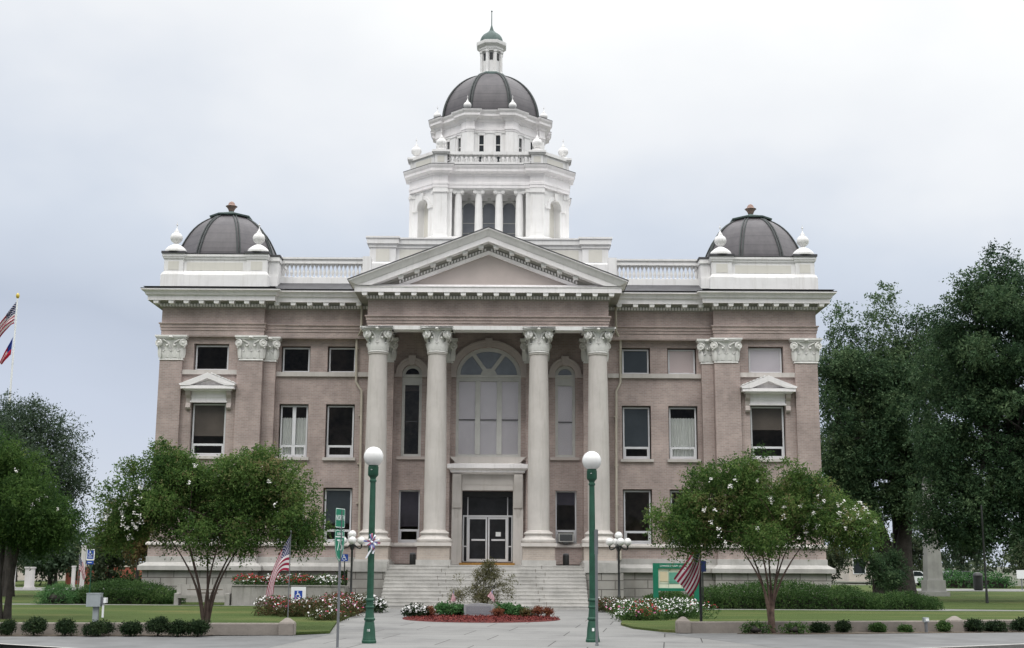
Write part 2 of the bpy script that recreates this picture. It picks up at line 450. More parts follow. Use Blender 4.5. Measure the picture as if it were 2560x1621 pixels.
def flag_mat(name, stripes, red, white, blue, canton_u, canton_v, stars):
    m, t, p = base_mat(name, 0.7, 0.2)
    uv = t.nodes.new('ShaderNodeUVMap')
    s = t.nodes.new('ShaderNodeSeparateXYZ')
    t.links.new(uv.outputs[0], s.inputs[0])
    u, v = s.outputs[0], s.outputs[1]
    k = mth(t, 'MODULO', mth(t, 'FLOOR', mth(t, 'MULTIPLY', v, float(stripes))), 2.0)
    mx = N(t, 'ShaderNodeMix', data_type='RGBA')
    t.links.new(k, mx.inputs[0])
    mx.inputs[6].default_value = red + (1,)
    mx.inputs[7].default_value = white + (1,)
    inc = mth(t, 'MULTIPLY', mth(t, 'LESS_THAN', u, canton_u), mth(t, 'GREATER_THAN', v, canton_v))
    cb = blue
    mc = N(t, 'ShaderNodeMix', data_type='RGBA')
    mc.inputs[6].default_value = cb + (1,)
    mc.inputs[7].default_value = white + (1,)
    if stars:
        tot = None
        for nx, ny, off in ((6, 5, 0.0), (5, 4, 0.5)):
            cu = mth(t, 'MULTIPLY', u, 1 / canton_u * 6)
            cv = mth(t, 'MULTIPLY', mth(t, 'SUBTRACT', v, canton_v), 1 / (1 - canton_v) * 5)
            fu = mth(t, 'SUBTRACT', mth(t, 'FRACT', mth(t, 'ADD', cu, off)), 0.5)
            fv = mth(t, 'SUBTRACT', mth(t, 'FRACT', mth(t, 'ADD', cv, off)), 0.5)
            dd = mth(t, 'ADD', mth(t, 'MULTIPLY', fu, fu), mth(t, 'MULTIPLY', fv, fv))
            st = mth(t, 'LESS_THAN', dd, 0.035)
            tot = st if tot is None else mth(t, 'MAXIMUM', tot, st)
        t.links.new(tot, mc.inputs[0])
    else:
        mc.inputs[0].default_value = 0.0
    mf = N(t, 'ShaderNodeMix', data_type='RGBA')
    t.links.new(inc, mf.inputs[0])
    t.links.new(mx.outputs[2], mf.inputs[6])
    t.links.new(mc.outputs[2], mf.inputs[7])
    t.links.new(mf.outputs[2], p.inputs['Base Color'])
    return m


flag_mat('flag_stars', 13, (0.30, 0.018, 0.055), (0.70, 0.66, 0.66), (0.016, 0.026, 0.09), 0.4, 6 / 13, True)
flag_mat('flag_faded', 13, (0.55, 0.18, 0.24), (0.72, 0.62, 0.64), (0.12, 0.17, 0.30), 0.4, 6 / 13, True)
flag_mat('flag_state', 3, (0.42, 0.012, 0.04), (0.75, 0.70, 0.70), (0.02, 0.04, 0.22), 0.42, 1 / 3, False)

# ------------------------------------------------------------------ builders
WP = {}          # world position of every object's origin


def link(name, mesh, parent=None, loc=(0, 0, 0), rotz=0.0):
    o = bpy.data.objects.new(name, mesh)
    COL.objects.link(o)
    loc = Vector(loc)
    WP[o.name] = loc
    if parent is not None:
        o.parent = parent
        o.location = loc - WP[parent.name]
    else:
        o.location = loc
    if rotz:
        o.rotation_euler = (0, 0, rotz)
    return o


def tag(o, label=None, cat=None, group=None, kind=None):
    if label:
        o['label'] = label
    if cat:
        o['category'] = cat
    if group:
        o['group'] = group
    if kind:
        o['kind'] = kind
    return o


def thing(name, label, cat, loc, group=None):
    return tag(link(name, None, None, loc), label, cat, group)


def copy_thing(src, loc, label, rotz=0.0):
    """copy a thing with its parts and sub-parts"""
    r = src.copy()
    COL.objects.link(r)
    r.location = loc
    WP[r.name] = Vector(loc)
    r['label'] = label
    r.rotation_euler = (0, 0, rotz)
    for ch in src.children:
        c1 = ch.copy()
        COL.objects.link(c1)
        c1.parent = r
        for g in ch.children:
            d1 = g.copy()
            COL.objects.link(d1)
            d1.parent = c1
    return r


class MB:
    def __init__(self):
        self.v, self.f, self.m = [], [], []

    def add(self, vs, fs, mi=0):
        b0 = len(self.v)
        self.v.extend([tuple(x) for x in vs])
        for f in fs:
            self.f.append(tuple(i + b0 for i in f))
            self.m.append(mi)
        return self

    def box(self, x0, x1, y0, y1, z0, z1, mi=0):
        vs = [(x0, y0, z0), (x1, y0, z0), (x1, y1, z0), (x0, y1, z0), (x0, y0, z1), (x1, y0, z1), (x1, y1, z1), (x0, y1, z1)]
        return self.add(vs, [(0, 3, 2, 1), (4, 5, 6, 7), (0, 1, 5, 4), (1, 2, 6, 5), (2, 3, 7, 6), (3, 0, 4, 7)], mi)

    def rbox(self, c, sx, sy, z0, z1, rz, mi=0, taper=1.0):
        ca, sa = math.cos(rz), math.sin(rz)
        vs = []
        for z, k in ((z0, 1.0), (z1, taper)):
            for dx, dy in ((-sx, -sy), (sx, -sy), (sx, sy), (-sx, sy)):
                dx, dy = dx * k / 2, dy * k / 2
                vs.append((c[0] + dx * ca - dy * sa, c[1] + dx * sa + dy * ca, z))
        return self.add(vs, [(0, 3, 2, 1), (4, 5, 6, 7), (0, 1, 5, 4), (1, 2, 6, 5), (2, 3, 7, 6), (3, 0, 4, 7)], mi)

    def prism(self, poly, z0, z1, mi=0):
        n = len(poly)
        vs = [(p[0], p[1], z0) for p in poly] + [(p[0], p[1], z1) for p in poly]
        fs = [tuple(range(n - 1, -1, -1)), tuple(range(n, 2 * n))]
        fs += [(i, (i + 1) % n, n + (i + 1) % n, n + i) for i in range(n)]
        return self.add(vs, fs, mi)

    def xz(self, poly, y0, y1, mi=0):
        """polygon given in x,z extruded from y0 to y1"""
        n = len(poly)
        vs = [(p[0], y0, p[1]) for p in poly] + [(p[0], y1, p[1]) for p in poly]
        fs = [tuple(range(n)), tuple(range(2 * n - 1, n - 1, -1))]
        fs += [(i, n + i, n + (i + 1) % n, (i + 1) % n) for i in range(n)]
        return self.add(vs, fs, mi)

    def yz(self, poly, x0, x1, mi=0):
        n = len(poly)
        vs = [(x0, p[0], p[1]) for p in poly] + [(x1, p[0], p[1]) for p in poly]
        fs = [tuple(range(n)), tuple(range(2 * n - 1, n - 1, -1))]
        fs += [(i, n + i, n + (i + 1) % n, (i + 1) % n) for i in range(n)]
        return self.add(vs, fs, mi)

    def lathe(self, prof, c=(0, 0, 0), n=24, a0=0.0, mi=0, cap=True):
        vs, fs = [], []
        for r, z in prof:
            for i in range(n):
                an = a0 + 2 * math.pi * i / n
                vs.append((c[0] + r * math.cos(an), c[1] + r * math.sin(an), c[2] + z))
        for k in range(len(prof) - 1):
            for i in range(n):
                j = (i + 1) % n
                fs.append((k * n + i, k * n + j, (k + 1) * n + j, (k + 1) * n + i))
        if cap:
            fs.append(tuple(range(n - 1, -1, -1)))
            fs.append(tuple((len(prof) - 1) * n + i for i in range(n)))
        return self.add(vs, fs, mi)

    def tube(self, pts, rad, n=8, mi=0):
        pts = [Vector(p) for p in pts]
        if isinstance(rad, (int, float)):
            rad = [rad] * len(pts)
        vs, fs = [], []
        ref = Vector((0.31, 0.95, 0.05))
        for k, p in enumerate(pts):
            d_ = (pts[min(k + 1, len(pts) - 1)] - pts[max(k - 1, 0)])
            d_.normalize()
            s_ = d_.cross(ref)
            if s_.length < 1e-3:
                s_ = d_.cross(Vector((1, 0, 0)))
            s_.normalize()
            q_ = d_.cross(s_)
            for i in range(n):
                an = 2 * math.pi * i / n
                vs.append(p + (s_ * math.cos(an) + q_ * math.sin(an)) * rad[k])
        for k in range(len(pts) - 1):
            for i in range(n):
                j = (i + 1) % n
                fs.append((k * n + i, k * n + j, (k + 1) * n + j, (k + 1) * n + i))
        fs.append(tuple(range(n - 1, -1, -1)))
        fs.append(tuple((len(pts) - 1) * n + i for i in range(n)))
        return self.add(vs, fs, mi)

    def sweep(self, prof, path, closed=False, mi=0, caps=True):
        """profile of (outward offset, z) carried along a plan path with mitred corners; outward is to the right"""
        n = len(path)
        nor = []
        cnt = n if closed else n - 1
        for i in range(cnt):
            d_ = Vector(path[(i + 1) % n]) - Vector(path[i])
            d_.normalize()
            nor.append(Vector((d_.y, -d_.x)))
        mit = []
        for i in range(n):
            if closed:
                a_, b_ = nor[i - 1], nor[i]
            else:
                a_, b_ = nor[max(i - 1, 0)], nor[min(i, cnt - 1)]
            mit.append((a_ + b_) / (1 + a_.dot(b_)))
        vs, fs = [], []
        k = len(prof)
        for i in range(n):
            for off, z in prof:
                vs.append((path[i][0] + mit[i].x * off, path[i][1] + mit[i].y * off, z))
        for i in range(cnt):
            j = (i + 1) % n
            for q in range(k - 1):
                fs.append((i * k + q, j * k + q, j * k + q + 1, i * k + q + 1))
        if not closed and caps:
            fs.append(tuple(range(k)))
            fs.append(tuple((n - 1) * k + q for q in range(k - 1, -1, -1)))
        return self.add(vs, fs, mi)

    def wall(self, x0, x1, z0, z1, y, holes, rev=0.3, mi=0, flip=1):
        """upright sheet facing -y with rectangular holes and reveals"""
        xs = sorted(set([x0, x1] + [h[0] for h in holes] + [h[1] for h in holes]))
        zs = sorted(set([z0, z1] + [h[2] for h in holes] + [h[3] for h in holes]))
        for i in range(len(xs) - 1):
            for j in range(len(zs) - 1):
                cx, cz = (xs[i] + xs[i + 1]) / 2, (zs[j] + zs[j + 1]) / 2
                if any(h[0] < cx < h[1] and h[2] < cz < h[3] for h in holes):
                    continue
                self.add([(xs[i], y, zs[j]), (xs[i + 1], y, zs[j]), (xs[i + 1], y, zs[j + 1]), (xs[i], y, zs[j + 1])], [(0, 1, 2, 3)], mi)
        for a_, b_, c_, d_ in holes:
            y2 = y + rev
            self.add([(a_, y, c_), (b_, y, c_), (b_, y, d_), (a_, y, d_), (a_, y2, c_), (b_, y2, c_), (b_, y2, d_), (a_, y2, d_)],
                     [(0, 1, 5, 4), (1, 2, 6, 5), (2, 3, 7, 6), (3, 0, 4, 7)], mi)
        return self

    def mesh(self, name, mats, loc=(0, 0, 0), smooth=None, recalc=True):
        me = bpy.data.meshes.new(name)
        lx, ly, lz = loc
        me.from_pydata([(x - lx, y - ly, z - lz) for x, y, z in self.v], [], self.f)
        if isinstance(mats, str):
            mats = [mats]
        for k in mats:
            me.materials.append(M[k])
        if len(mats) > 1:
            me.polygons.foreach_set('material_index', self.m)
        if recalc:
            bm = bmesh.new()
            bm.from_mesh(me)
            bmesh.ops.recalc_face_normals(bm, faces=bm.faces)
            bm.to_mesh(me)
            bm.free()
        if smooth is not None:
            me.polygons.foreach_set('use_smooth', [True] * len(me.polygons))
            me.set_sharp_from_angle(angle=R(smooth))
        me.update()
        return me

    def build(self, name, mats, parent=None, loc=(0, 0, 0), smooth=None, recalc=True):
        return link(name, self.mesh(name, mats, loc, smooth, recalc), parent, loc)


def text_mesh(name, txt, size, mat, parent, loc, rotz=0.0, squeeze=1.0, depth=0.004, align='CENTER', spacing=1.0):
    cu = bpy.data.curves.new(name, 'FONT')
    cu.body = txt
    cu.size = size
    cu.align_x = align
    cu.align_y = 'CENTER'
    cu.extrude = depth
    cu.space_character = spacing
    tmp = bpy.data.objects.new(name + '_tmp', cu)
    me = bpy.data.meshes.new_from_object(tmp)
    me.name = name
    bpy.data.objects.remove(tmp)
    bpy.data.curves.remove(cu)
    me.transform(Matrix.Diagonal((squeeze, 1, 1, 1)))
    me.transform(Matrix.Rotation(R(90), 4, 'X'))
    me.materials.clear()
    me.materials.append(M[mat])
    return link(name, me, parent, loc, rotz)


# ------------------------------------------------------------------ foliage
def quads_mesh(name, P, A, B, ln, wd, tint, mat, bend=0.0):
    """one diamond leaf per row: base P, unit axis A, unit side B"""
    n = len(P)
    V = np.empty((n, 4, 3))
    ln = np.broadcast_to(ln, (n,))[:, None]
    wd = np.broadcast_to(wd, (n,))[:, None]
    V[:, 0] = P
    V[:, 1] = P + A * ln * 0.45 - B * wd * 0.5
    V[:, 2] = P + A * ln
    V[:, 3] = P + A * ln * 0.45 + B * wd * 0.5
    me = bpy.data.meshes.new(name)
    me.vertices.add(n * 4)
    me.vertices.foreach_set('co', V.reshape(-1))
    me.loops.add(n * 4)
    me.loops.foreach_set('vertex_index', np.arange(n * 4, dtype=np.int32))
    me.polygons.add(n)
    me.polygons.foreach_set('loop_start', np.arange(0, n * 4, 4, dtype=np.int32))
    me.update()
    at = me.attributes.new('tint', 'FLOAT', 'FACE')
    at.data.foreach_set('value', np.clip(tint, 0, 1).astype(np.float32))
    me.materials.append(M[mat])
    me.validate()
    return me


def unit(a_):
    return a_ / (np.linalg.norm(a_, axis=-1, keepdims=True) + 1e-9)


def clumps(rng, els, m, rmin, rmax, fill=2.0, flat=0.8):
    """small leaf clumps scattered through the volume of the given ellipsoids (cx,cy,cz,rx,ry,rz)"""
    els = np.array(els, float)
    w = (els[:, 3] * els[:, 4] * els[:, 5]) ** (2 / 3)
    k = rng.choice(len(els), m, p=w / w.sum())
    d_ = unit(rng.normal(size=(m, 3)))
    rho = rng.random(m) ** (1 / fill)
    c_ = els[k, :3] + els[k, 3:] * d_ * rho[:, None] * 0.92
    r_ = rmin + (rmax - rmin) * rng.random(m)
    return np.concatenate([c_, np.stack([r_, r_, r_ * flat], 1)], 1)


def leaves(name, lobes, n, mat, parent, seed, leaf=0.09, ar=0.5, k=9, spray=0.4, droop=0.3, up=0.1, shell=0.4, loc=(0, 0, 0), tint0=0.5, tvar=0.28, zmin=-9, yface=0.0):
    rng = np.random.default_rng(seed)
    lobes = np.array(lobes, float)
    w = (lobes[:, 3] * lobes[:, 4]) ** 1.0
    ns = n // k
    li = rng.choice(len(lobes), ns, p=w / w.sum())
    d_ = unit(rng.normal(size=(ns, 3)))
    rho = rng.random(ns) ** shell
    p = lobes[li, :3] + lobes[li, 3:] * d_ * rho[:, None]
    nrm = unit(d_ / lobes[li, 3:])
    g = unit(nrm * 0.9 + rng.normal(size=(ns, 3)) * 0.55 + np.array([0, 0, up]))
    t = (np.arange(k) + 0.5) / k
    Ls = spray * (0.6 + 0.8 * rng.random(ns))
    pos = p[:, None] + g[:, None] * (Ls[:, None] * t)[..., None]
    pos[..., 2] -= droop * Ls[:, None] * t[None] ** 2
    pos += rng.normal(size=pos.shape) * spray * 0.10
    A = unit(g[:, None] * 0.55 + rng.normal(size=pos.shape) * 0.75 + np.array([0, 0, -0.25]))
    B = unit(np.cross(A, rng.normal(size=pos.shape)))
    ltint = rng.normal(size=len(lobes)) * tvar * 0.5
    tint = tint0 + ltint[li][:, None] + rng.normal(size=(ns, 1)) * tvar * 0.55 + rng.normal(size=(ns, k)) * tvar * 0.25
    P_ = pos.reshape(-1, 3)
    A, B, tint = A.reshape(-1, 3), B.reshape(-1, 3), tint.reshape(-1)
    keep = P_[:, 2] > zmin
    P_, A, B, tint = P_[keep], A[keep], B[keep], tint[keep]
    ln = leaf * (0.7 + 0.6 * rng.random(len(P_)))
    me = quads_mesh(name, P_ - np.array(loc), A, B, ln, ln * ar, tint, mat)
    return link(name, me, parent, loc)


def petals(name, P, size, tint, mat, parent, seed, loc=(0, 0, 0), per=5, kind=None):
    """each blossom: a few small petals fanned round one point"""
    rng = np.random.default_rng(seed)
    n = len(P)
    face = unit(np.stack([rng.normal(size=n) * 0.5, -0.5 + rng.normal(size=n) * 0.4, 0.8 + 0 * rng.random(n)], 1))
    ref = unit(np.cross(face, np.array([0.3, 1.0, 0.1])))
    oth = np.cross(face, ref)
    ang = rng.random((n, 1)) * 6.28 + np.arange(per)[None] * 2 * math.pi / per
    A = ref[:, None] * np.cos(ang)[..., None] + oth[:, None] * np.sin(ang)[..., None] + face[:, None] * 0.25
    A = unit(A).reshape(-1, 3)
    Fc = np.repeat(face, per, 0)
    B = unit(np.cross(A, Fc))
    Pp = np.repeat(P, per, 0)
    sz = np.repeat(size * (0.7 + 0.6 * rng.random(n)), per)
    me = quads_mesh(name, Pp - np.array(loc), A, B, sz * 0.5, sz * 0.5, np.repeat(tint, per), mat)
    o = link(name, me, parent, loc)
    if kind:
        o['kind'] = kind
    return o


def bez(p0, p1, p2, p3, n):
    out = []
    for i in range(n + 1):
        t = i / n
        out.append(tuple((1 - t) ** 3 * a_ + 3 * (1 - t) ** 2 * t * b_ + 3 * (1 - t) * t * t * c_ + t ** 3 * d_ for a_, b_, c_, d_ in zip(p0, p1, p2, p3)))
    return out

# ================================================================== THE SETTING
def sheet(name, poly, z, mat, thick=0.0):
    mb = MB()
    if thick:
        mb.prism(poly, z - thick, z)
    else:
        mb.add([(p[0], p[1], z) for p in poly], [tuple(range(len(poly)))])
    o = mb.build(name, mat, None)
    o['kind'] = 'structure'
    return o


sheet('ground', [(-1500, -200), (1500, -200), (1500, 2500), (-1500, 2500)], -0.30, 'far_ground')
sheet('road', [(-80, -20), (80, -20), (80, 58), (-80, 58)], -0.13, 'asphalt')
KERB = [(-60, 58), (-30, 43.5), (-14, 34.6), (-11.3, 32.75), (-9.8, 31.8), (-7.5, 30.2), (8, 30.2), (9.6, 31.9), (11.5, 33.1), (15.2, 35.3), (30, 43.6), (60, 62)]
sheet('pavement', KERB + [(60, 70), (-60, 70)], 0.0, 'pavement', 0.25)
mb = MB()
mb.sweep([(0.0, -0.25), (0.0, 0.006), (-0.16, 0.006), (-0.16, -0.25)], KERB[0:6])
mb.sweep([(0.0, -0.25), (0.0, 0.006), (-0.16, 0.006), (-0.16, -0.25)], KERB[6:])
k_ = mb.build('kerb', 'kerb')
k_['kind'] = 'structure'
sheet('sidewalk', [(-3.95, 38.5), (-5.0, 37.4), (-7.2, 36.9), (-12.9, 36.2), (-30, 37.95), (-60, 43.3), (-60, 57.7), (-30, 43.3), (-14, 34.75), (-11.3, 32.9), (-9.8, 31.95), (-7.5, 30.4), (-4.9, 30.5)][::-1], 0.004, 'sidewalk')
sheet('sidewalk', [(5.6, 40.1), (6.3, 39.5), (8.0, 39.5), (9.6, 39.35), (13, 40.15), (17.4, 41.25), (30, 44.3), (60, 56.1), (60, 61.8), (30, 43.4), (15.2, 35.45), (11.5, 33.25), (9.6, 32.05), (8.6, 31.0)], 0.004, 'sidewalk')
# lawns, a low slab each side of the walk
LAWN_L = [(-62, 44.5), (-30, 38.6), (-12.9, 37.1), (-5.0, 37.75), (-4.1, 38.6), (-4.35, 41), (-4.75, 45), (-4.9, 50), (-5.2, 62), (-5.2, 130), (-62, 130)]
LAWN_R = [(6.5, 39.75), (5.9, 40.2), (5.15, 42.2), (4.95, 44.6), (5.2, 47.0), (5.5, 52), (5.5, 130), (75, 130), (75, 57), (20, 42.4)]
sheet('lawn', LAWN_L, 0.07, 'lawn', 0.3)
sheet('lawn', LAWN_R, 0.07, 'lawn', 0.3)
sheet('garden_bed', [(-60, 43.2), (-30, 37.9), (-12.9, 36.15), (-7.7, 36.75), (-7.1, 37.45), (-12.9, 37.0), (-30, 38.6), (-60, 44.2)], 0.02, 'soil', 0.2)
sheet('garden_bed', [(8.3, 40.05), (8.0, 39.45), (9.6, 39.3), (13, 40.1), (17.4, 41.2), (30, 44.3), (60, 56), (60, 57), (30, 44.6), (20, 42.3)], 0.02, 'soil', 0.2)
# side walks crossing the lawn in front of the hedges
sheet('path', [(-21.8, 61.2), (-23.8, 60.2), (-12, 60.0), (-5.2, 60.0), (-5.2, 60.6), (-12, 60.7)], 0.076, 'pavement', 0.2)
sheet('path', [(7.6, 58.2), (20.5, 58.0), (27.5, 58.6), (21, 60.4), (20.4, 58.9), (7.6, 58.9)], 0.076, 'pavement', 0.2)
# the side streets behind
sheet('side_street', [(-90, 88), (-22, 88), (-18, 97), (-90, 99)], 0.09, 'pavement', 0.1)
sheet('side_street', [(33, 102), (100, 102), (100, 112), (33, 112)], 0.09, 'pavement', 0.1)

# ================================================================== THE COURTHOUSE
CH = thing('courthouse', 'brown brick courthouse with white domed tower, columned portico and two corner pavilions', 'courthouse', (0, 65.2, 0))


def part(mb, name, mats, parent=None, smooth=None):
    return mb.build(name, mats, parent if parent is not None else CH, (0, 0, 0), smooth)


def inst(me, name, parent, loc, rotz=0.0):
    return link(name, me, parent, loc, rotz)


def mir(pts):
    return pts + [(-x, y) for x, y in reversed(pts)]


YW, YP, YF = 66.0, 65.2, 62.9          # wing wall, pavilion face, portico entablature face
XI1, XI2 = (6.98, 8.36), (9.38, 10.78)  # wing windows
XP = (13.5, 15.2)
rows = [(3.05, 5.75), (7.35, 10.05), (11.78, 13.10)]

# dark rooms behind the glass
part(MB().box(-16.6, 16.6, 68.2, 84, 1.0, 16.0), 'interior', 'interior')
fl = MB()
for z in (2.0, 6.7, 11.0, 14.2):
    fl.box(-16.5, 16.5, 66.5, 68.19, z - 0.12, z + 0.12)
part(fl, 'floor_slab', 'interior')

# ---- brick walls
w = MB()
holes = []
for sx in (-1, 1):
    for a_, b_ in (XI1, XI2):
        x0, x1 = sorted((sx * a_, sx * b_))
        for z0, z1 in rows:
            holes.append((x0 - 0.06, x1 + 0.06, z0, z1 + 0.06))
# portico openings: door, two ground windows, two narrow arches, the great arch
holes += [(-1.3, 1.3, 2.0, 5.68), (-4.55, -3.47, 3.05, 5.72), (3.47, 4.55, 3.05, 5.72)]
holes += [(-4.5, -3.46, 7.42, 12.2), (3.46, 4.5, 7.42, 12.2), (-1.68, 1.68, 7.42, 13.14)]
w.wall(-11.1, 11.1, 2.2, 15.0, YW, holes, 0.32)


def arc(cx, zs, rx, rz, n=20):
    return [(cx + rx * math.cos(math.pi * i / n), zs + rz * math.sin(math.pi * i / n)) for i in range(n + 1)]


def spandrel(mb, cx, zs, rx, rz, y, rev):
    pts = arc(cx, zs, rx, rz)
    zt = zs + rz
    for i in range(len(pts) - 1):
        (xa, za), (xb, zb) = pts[i], pts[i + 1]
        mb.add([(xa, y, za), (xb, y, zb), (xb, y, zt), (xa, y, zt)], [(0, 1, 2, 3)])
        mb.add([(xa, y, za), (xb, y, zb), (xb, y + rev, zb), (xa, y + rev, za)], [(0, 1, 2, 3)])


for cx, rx, rz in ((-3.98, 0.52, 0.5), (3.98, 0.52, 0.5), (0, 1.68, 1.44)):
    spandrel(w, cx, 11.7, rx, rz, YW + 0.001, 0.32)
part(w, 'wing_wall', 'brick')

for sx in (-1, 1):
    p = MB()
    hs = []
    for z0, z1 in rows:
        x0, x1 = sorted((sx * XP[0], sx * XP[1]))
        hs.append((x0 - 0.06, x1 + 0.06, z0, z1 + 0.06))
    x0, x1 = sorted((sx * 12.95, sx * 15.8))
    p.wall(x0, x1, 2.2, 15.0, YP + 0.22, hs, 0.32)
    # outer side wall, inner return and the setback strip
    xo, xi, xr = sx * 16.93, sx * 11.66, sx * 11.06
    p.add([(xo, YP + .3, 2.2), (xo, 86, 2.2), (xo, 86, 15), (xo, YP + .3, 15)], [(0, 1, 2, 3)])
    p.add([(xi, YP + .3, 2.2), (xi, 66.1, 2.2), (xi, 66.1, 15), (xi, YP + .3, 15)], [(0, 1, 2, 3)])
    part(p, 'pavilion_wall', 'brick')
part(MB().add([(-16.9, 86, 2), (16.9, 86, 2), (16.9, 86, 16), (-16.9, 86, 16)], [(0, 1, 2, 3)]), 'rear_wall', 'brick')

# ---- stone base: ashlar, sloped ledge, plinth course, brick plinth, belt course
BASE = [(-16.95, 86), (-16.95, YP), (-11.64, YP), (-11.64, 65.6), (-6.35, 65.6), (-6.35, 62.3), (-4.76, 62.3), (-4.76, 66.0)]
left, right = BASE, [(-x, y) for x, y in reversed(BASE)]
for pth in (left, right):
    part(MB().sweep([(0.22, -0.1), (0.22, 1.62)], pth, caps=False), 'stone_base', 'ashlar')
lg = [(-16.95, 86), (-16.95, YP), (-11.64, YP), (-11.64, 65.6), (-6.2, 65.6)]
for pth in (lg, [(-x, y) for x, y in reversed(lg)]):
    part(MB().sweep([(0.2, 1.62), (0.42, 1.63), (0.42, 1.84), (0.10, 2.02), (0.10, 2.30), (0.0, 2.32)], pth), 'stone_ledge', 'step_stone')
    part(MB().sweep([(0.05, 2.30), (0.05, 2.86)], pth, caps=False), 'plinth', 'brick')
    part(MB().sweep([(0.0, 2.84), (0.16, 2.86), (0.16, 2.93), (0.08, 3.02), (0.0, 3.04)], pth), 'belt_course', 'limestone')
# cheek blocks that carry the outer columns
for sx in (-1, 1):
    x0, x1 = sorted((sx * 4.70, sx * 6.42))
    part(MB().box(x0, x1, 62.02, 66, 1.62, 2.10), 'cheek_block', 'step_stone')
part(MB().sweep([(0.0, 2.84), (0.12, 2.86), (0.12, 2.94), (0.0, 3.04)], [(-5.0, YW), (-1.9, YW)]), 'belt_course', 'limestone')
part(MB().sweep([(0.0, 2.84), (0.12, 2.86), (0.12, 2.94), (0.0, 3.04)], [(1.9, YW), (5.0, YW)]), 'belt_course', 'limestone')

# ---- pilasters with their capitals
def disc_profile(r):
    return [(0.001, 0.10), (r * .22, .11), (r * .34, .07), (r * .45, .045), (r * .58, .07), (r * .68, .045), (r * .82, .08), (r, .05), (r, 0)]


def volute(mb, c, r, az):
    """spiral boss facing direction az (0 = towards -y)"""
    sub = MB().lathe(disc_profile(r), n=18)
    vs = []
    ca, sa = math.cos(az), math.sin(az)
    for x, y, z in sub.v:
        px, py, pz = x, -z, y           # axis along -y
        vs.append((c[0] + px * ca - py * sa, c[1] + px * sa + py * ca, c[2] + pz))
    mb.add(vs, sub.f)


def acanthus(mb, c, az, wid, z0, h, curl):
    """one curling leaf, c = foot of the leaf, az as above"""
    ca, sa = math.cos(az), math.sin(az)
    prof = [(0.0, 0.0, .75), (0.03, .35, 1.0), (0.05, .7, .95), (0.5 * curl, .92, .7), (curl, 1.0, .45), (curl * 1.15, .88, .25)]
    rows_ = []
    for o_, z, k in prof:
        r_ = []
        for s_, d_ in ((-1, 0), (-.55, .022), (0, .045), (.55, .022), (1, 0)):
            px, py = s_ * wid / 2 * k, -(o_ + d_ + 0.01 * (1 if abs(s_) == .55 else 0))
            r_.append((c[0] + px * ca - py * sa, c[1] + px * sa + py * ca, z0 + z * h))
        rows_.append(r_)
    vs = [v for r_ in rows_ for v in r_]
    fs = []
    for i in range(len(rows_) - 1):
        for j in range(4):
            fs.append((i * 5 + j, i * 5 + j + 1, (i + 1) * 5 + j + 1, (i + 1) * 5 + j))
    mb.add(vs, fs)


def abacus(mb, a, b, z0, z1, conc=0.12):
    poly = []
    for k in range(4):
        an = k * math.pi / 2
        for px, py in ((-a, -b), (-a * .5, -a + conc * .75), (0, -a + conc), (a * .5, -a + conc * .75), (a, -b)):
            if px in (-a, a):
                py = -a * 0.93
                px *= 0.93 if False else 1.0
            poly.append((px * math.cos(an) - py * math.sin(an), px * math.sin(an) + py * math.cos(an)))
    mb.prism(poly, z0, z1)


def column_capital():
    mb = MB()
    mb.lathe([(.46, 0), (.52, .02), (.53, .05), (.50, .08), (.465, .10), (.465, .55), (.50, .85), (.58, 1.05), (.62, 1.12)], n=28)
    for i in range(8):
        az = i * math.pi / 4
        acanthus(mb, (.46 * math.sin(az), -.46 * math.cos(az)), az, .36, .09, .42, .10)
        az += math.pi / 8
        acanthus(mb, (.465 * math.sin(az), -.465 * math.cos(az)), az, .34, .12, .66, .16)
    for k in range(4):
        for s_ in (-1, 1):
            az = k * math.pi / 2
            lx, ly = s_ * .50, -.56
            volute(mb, (lx * math.cos(az) - ly * math.sin(az), lx * math.sin(az) + ly * math.cos(az), .90), .215, az + s_ * R(20))
        az = k * math.pi / 2
        mb.lathe([(.01, -.1), (.1, -.06), (.13, 0), (.1, .06), (.01, .1)], (.72 * math.sin(az), -.72 * math.cos(az), 1.16), n=10)
        for s_ in (-1, 1):     # stems rising to the volutes
            p0 = (s_ * .08, -.52, .62)
            p1 = (s_ * .30, -.60, 1.06)
            q = []
            for px, py, pz in (p0, (s_ * .16, -.56, .9), p1):
                q.append((px * math.cos(az) - py * math.sin(az), px * math.sin(az) + py * math.cos(az), pz))
            mb.tube(q, [.03, .045, .05], 6)
    abacus(mb, .80, .74, 1.10, 1.18)
    abacus(mb, .86, .80, 1.18, 1.27)
    return mb.mesh('capital', 'capital_stone', smooth=40)


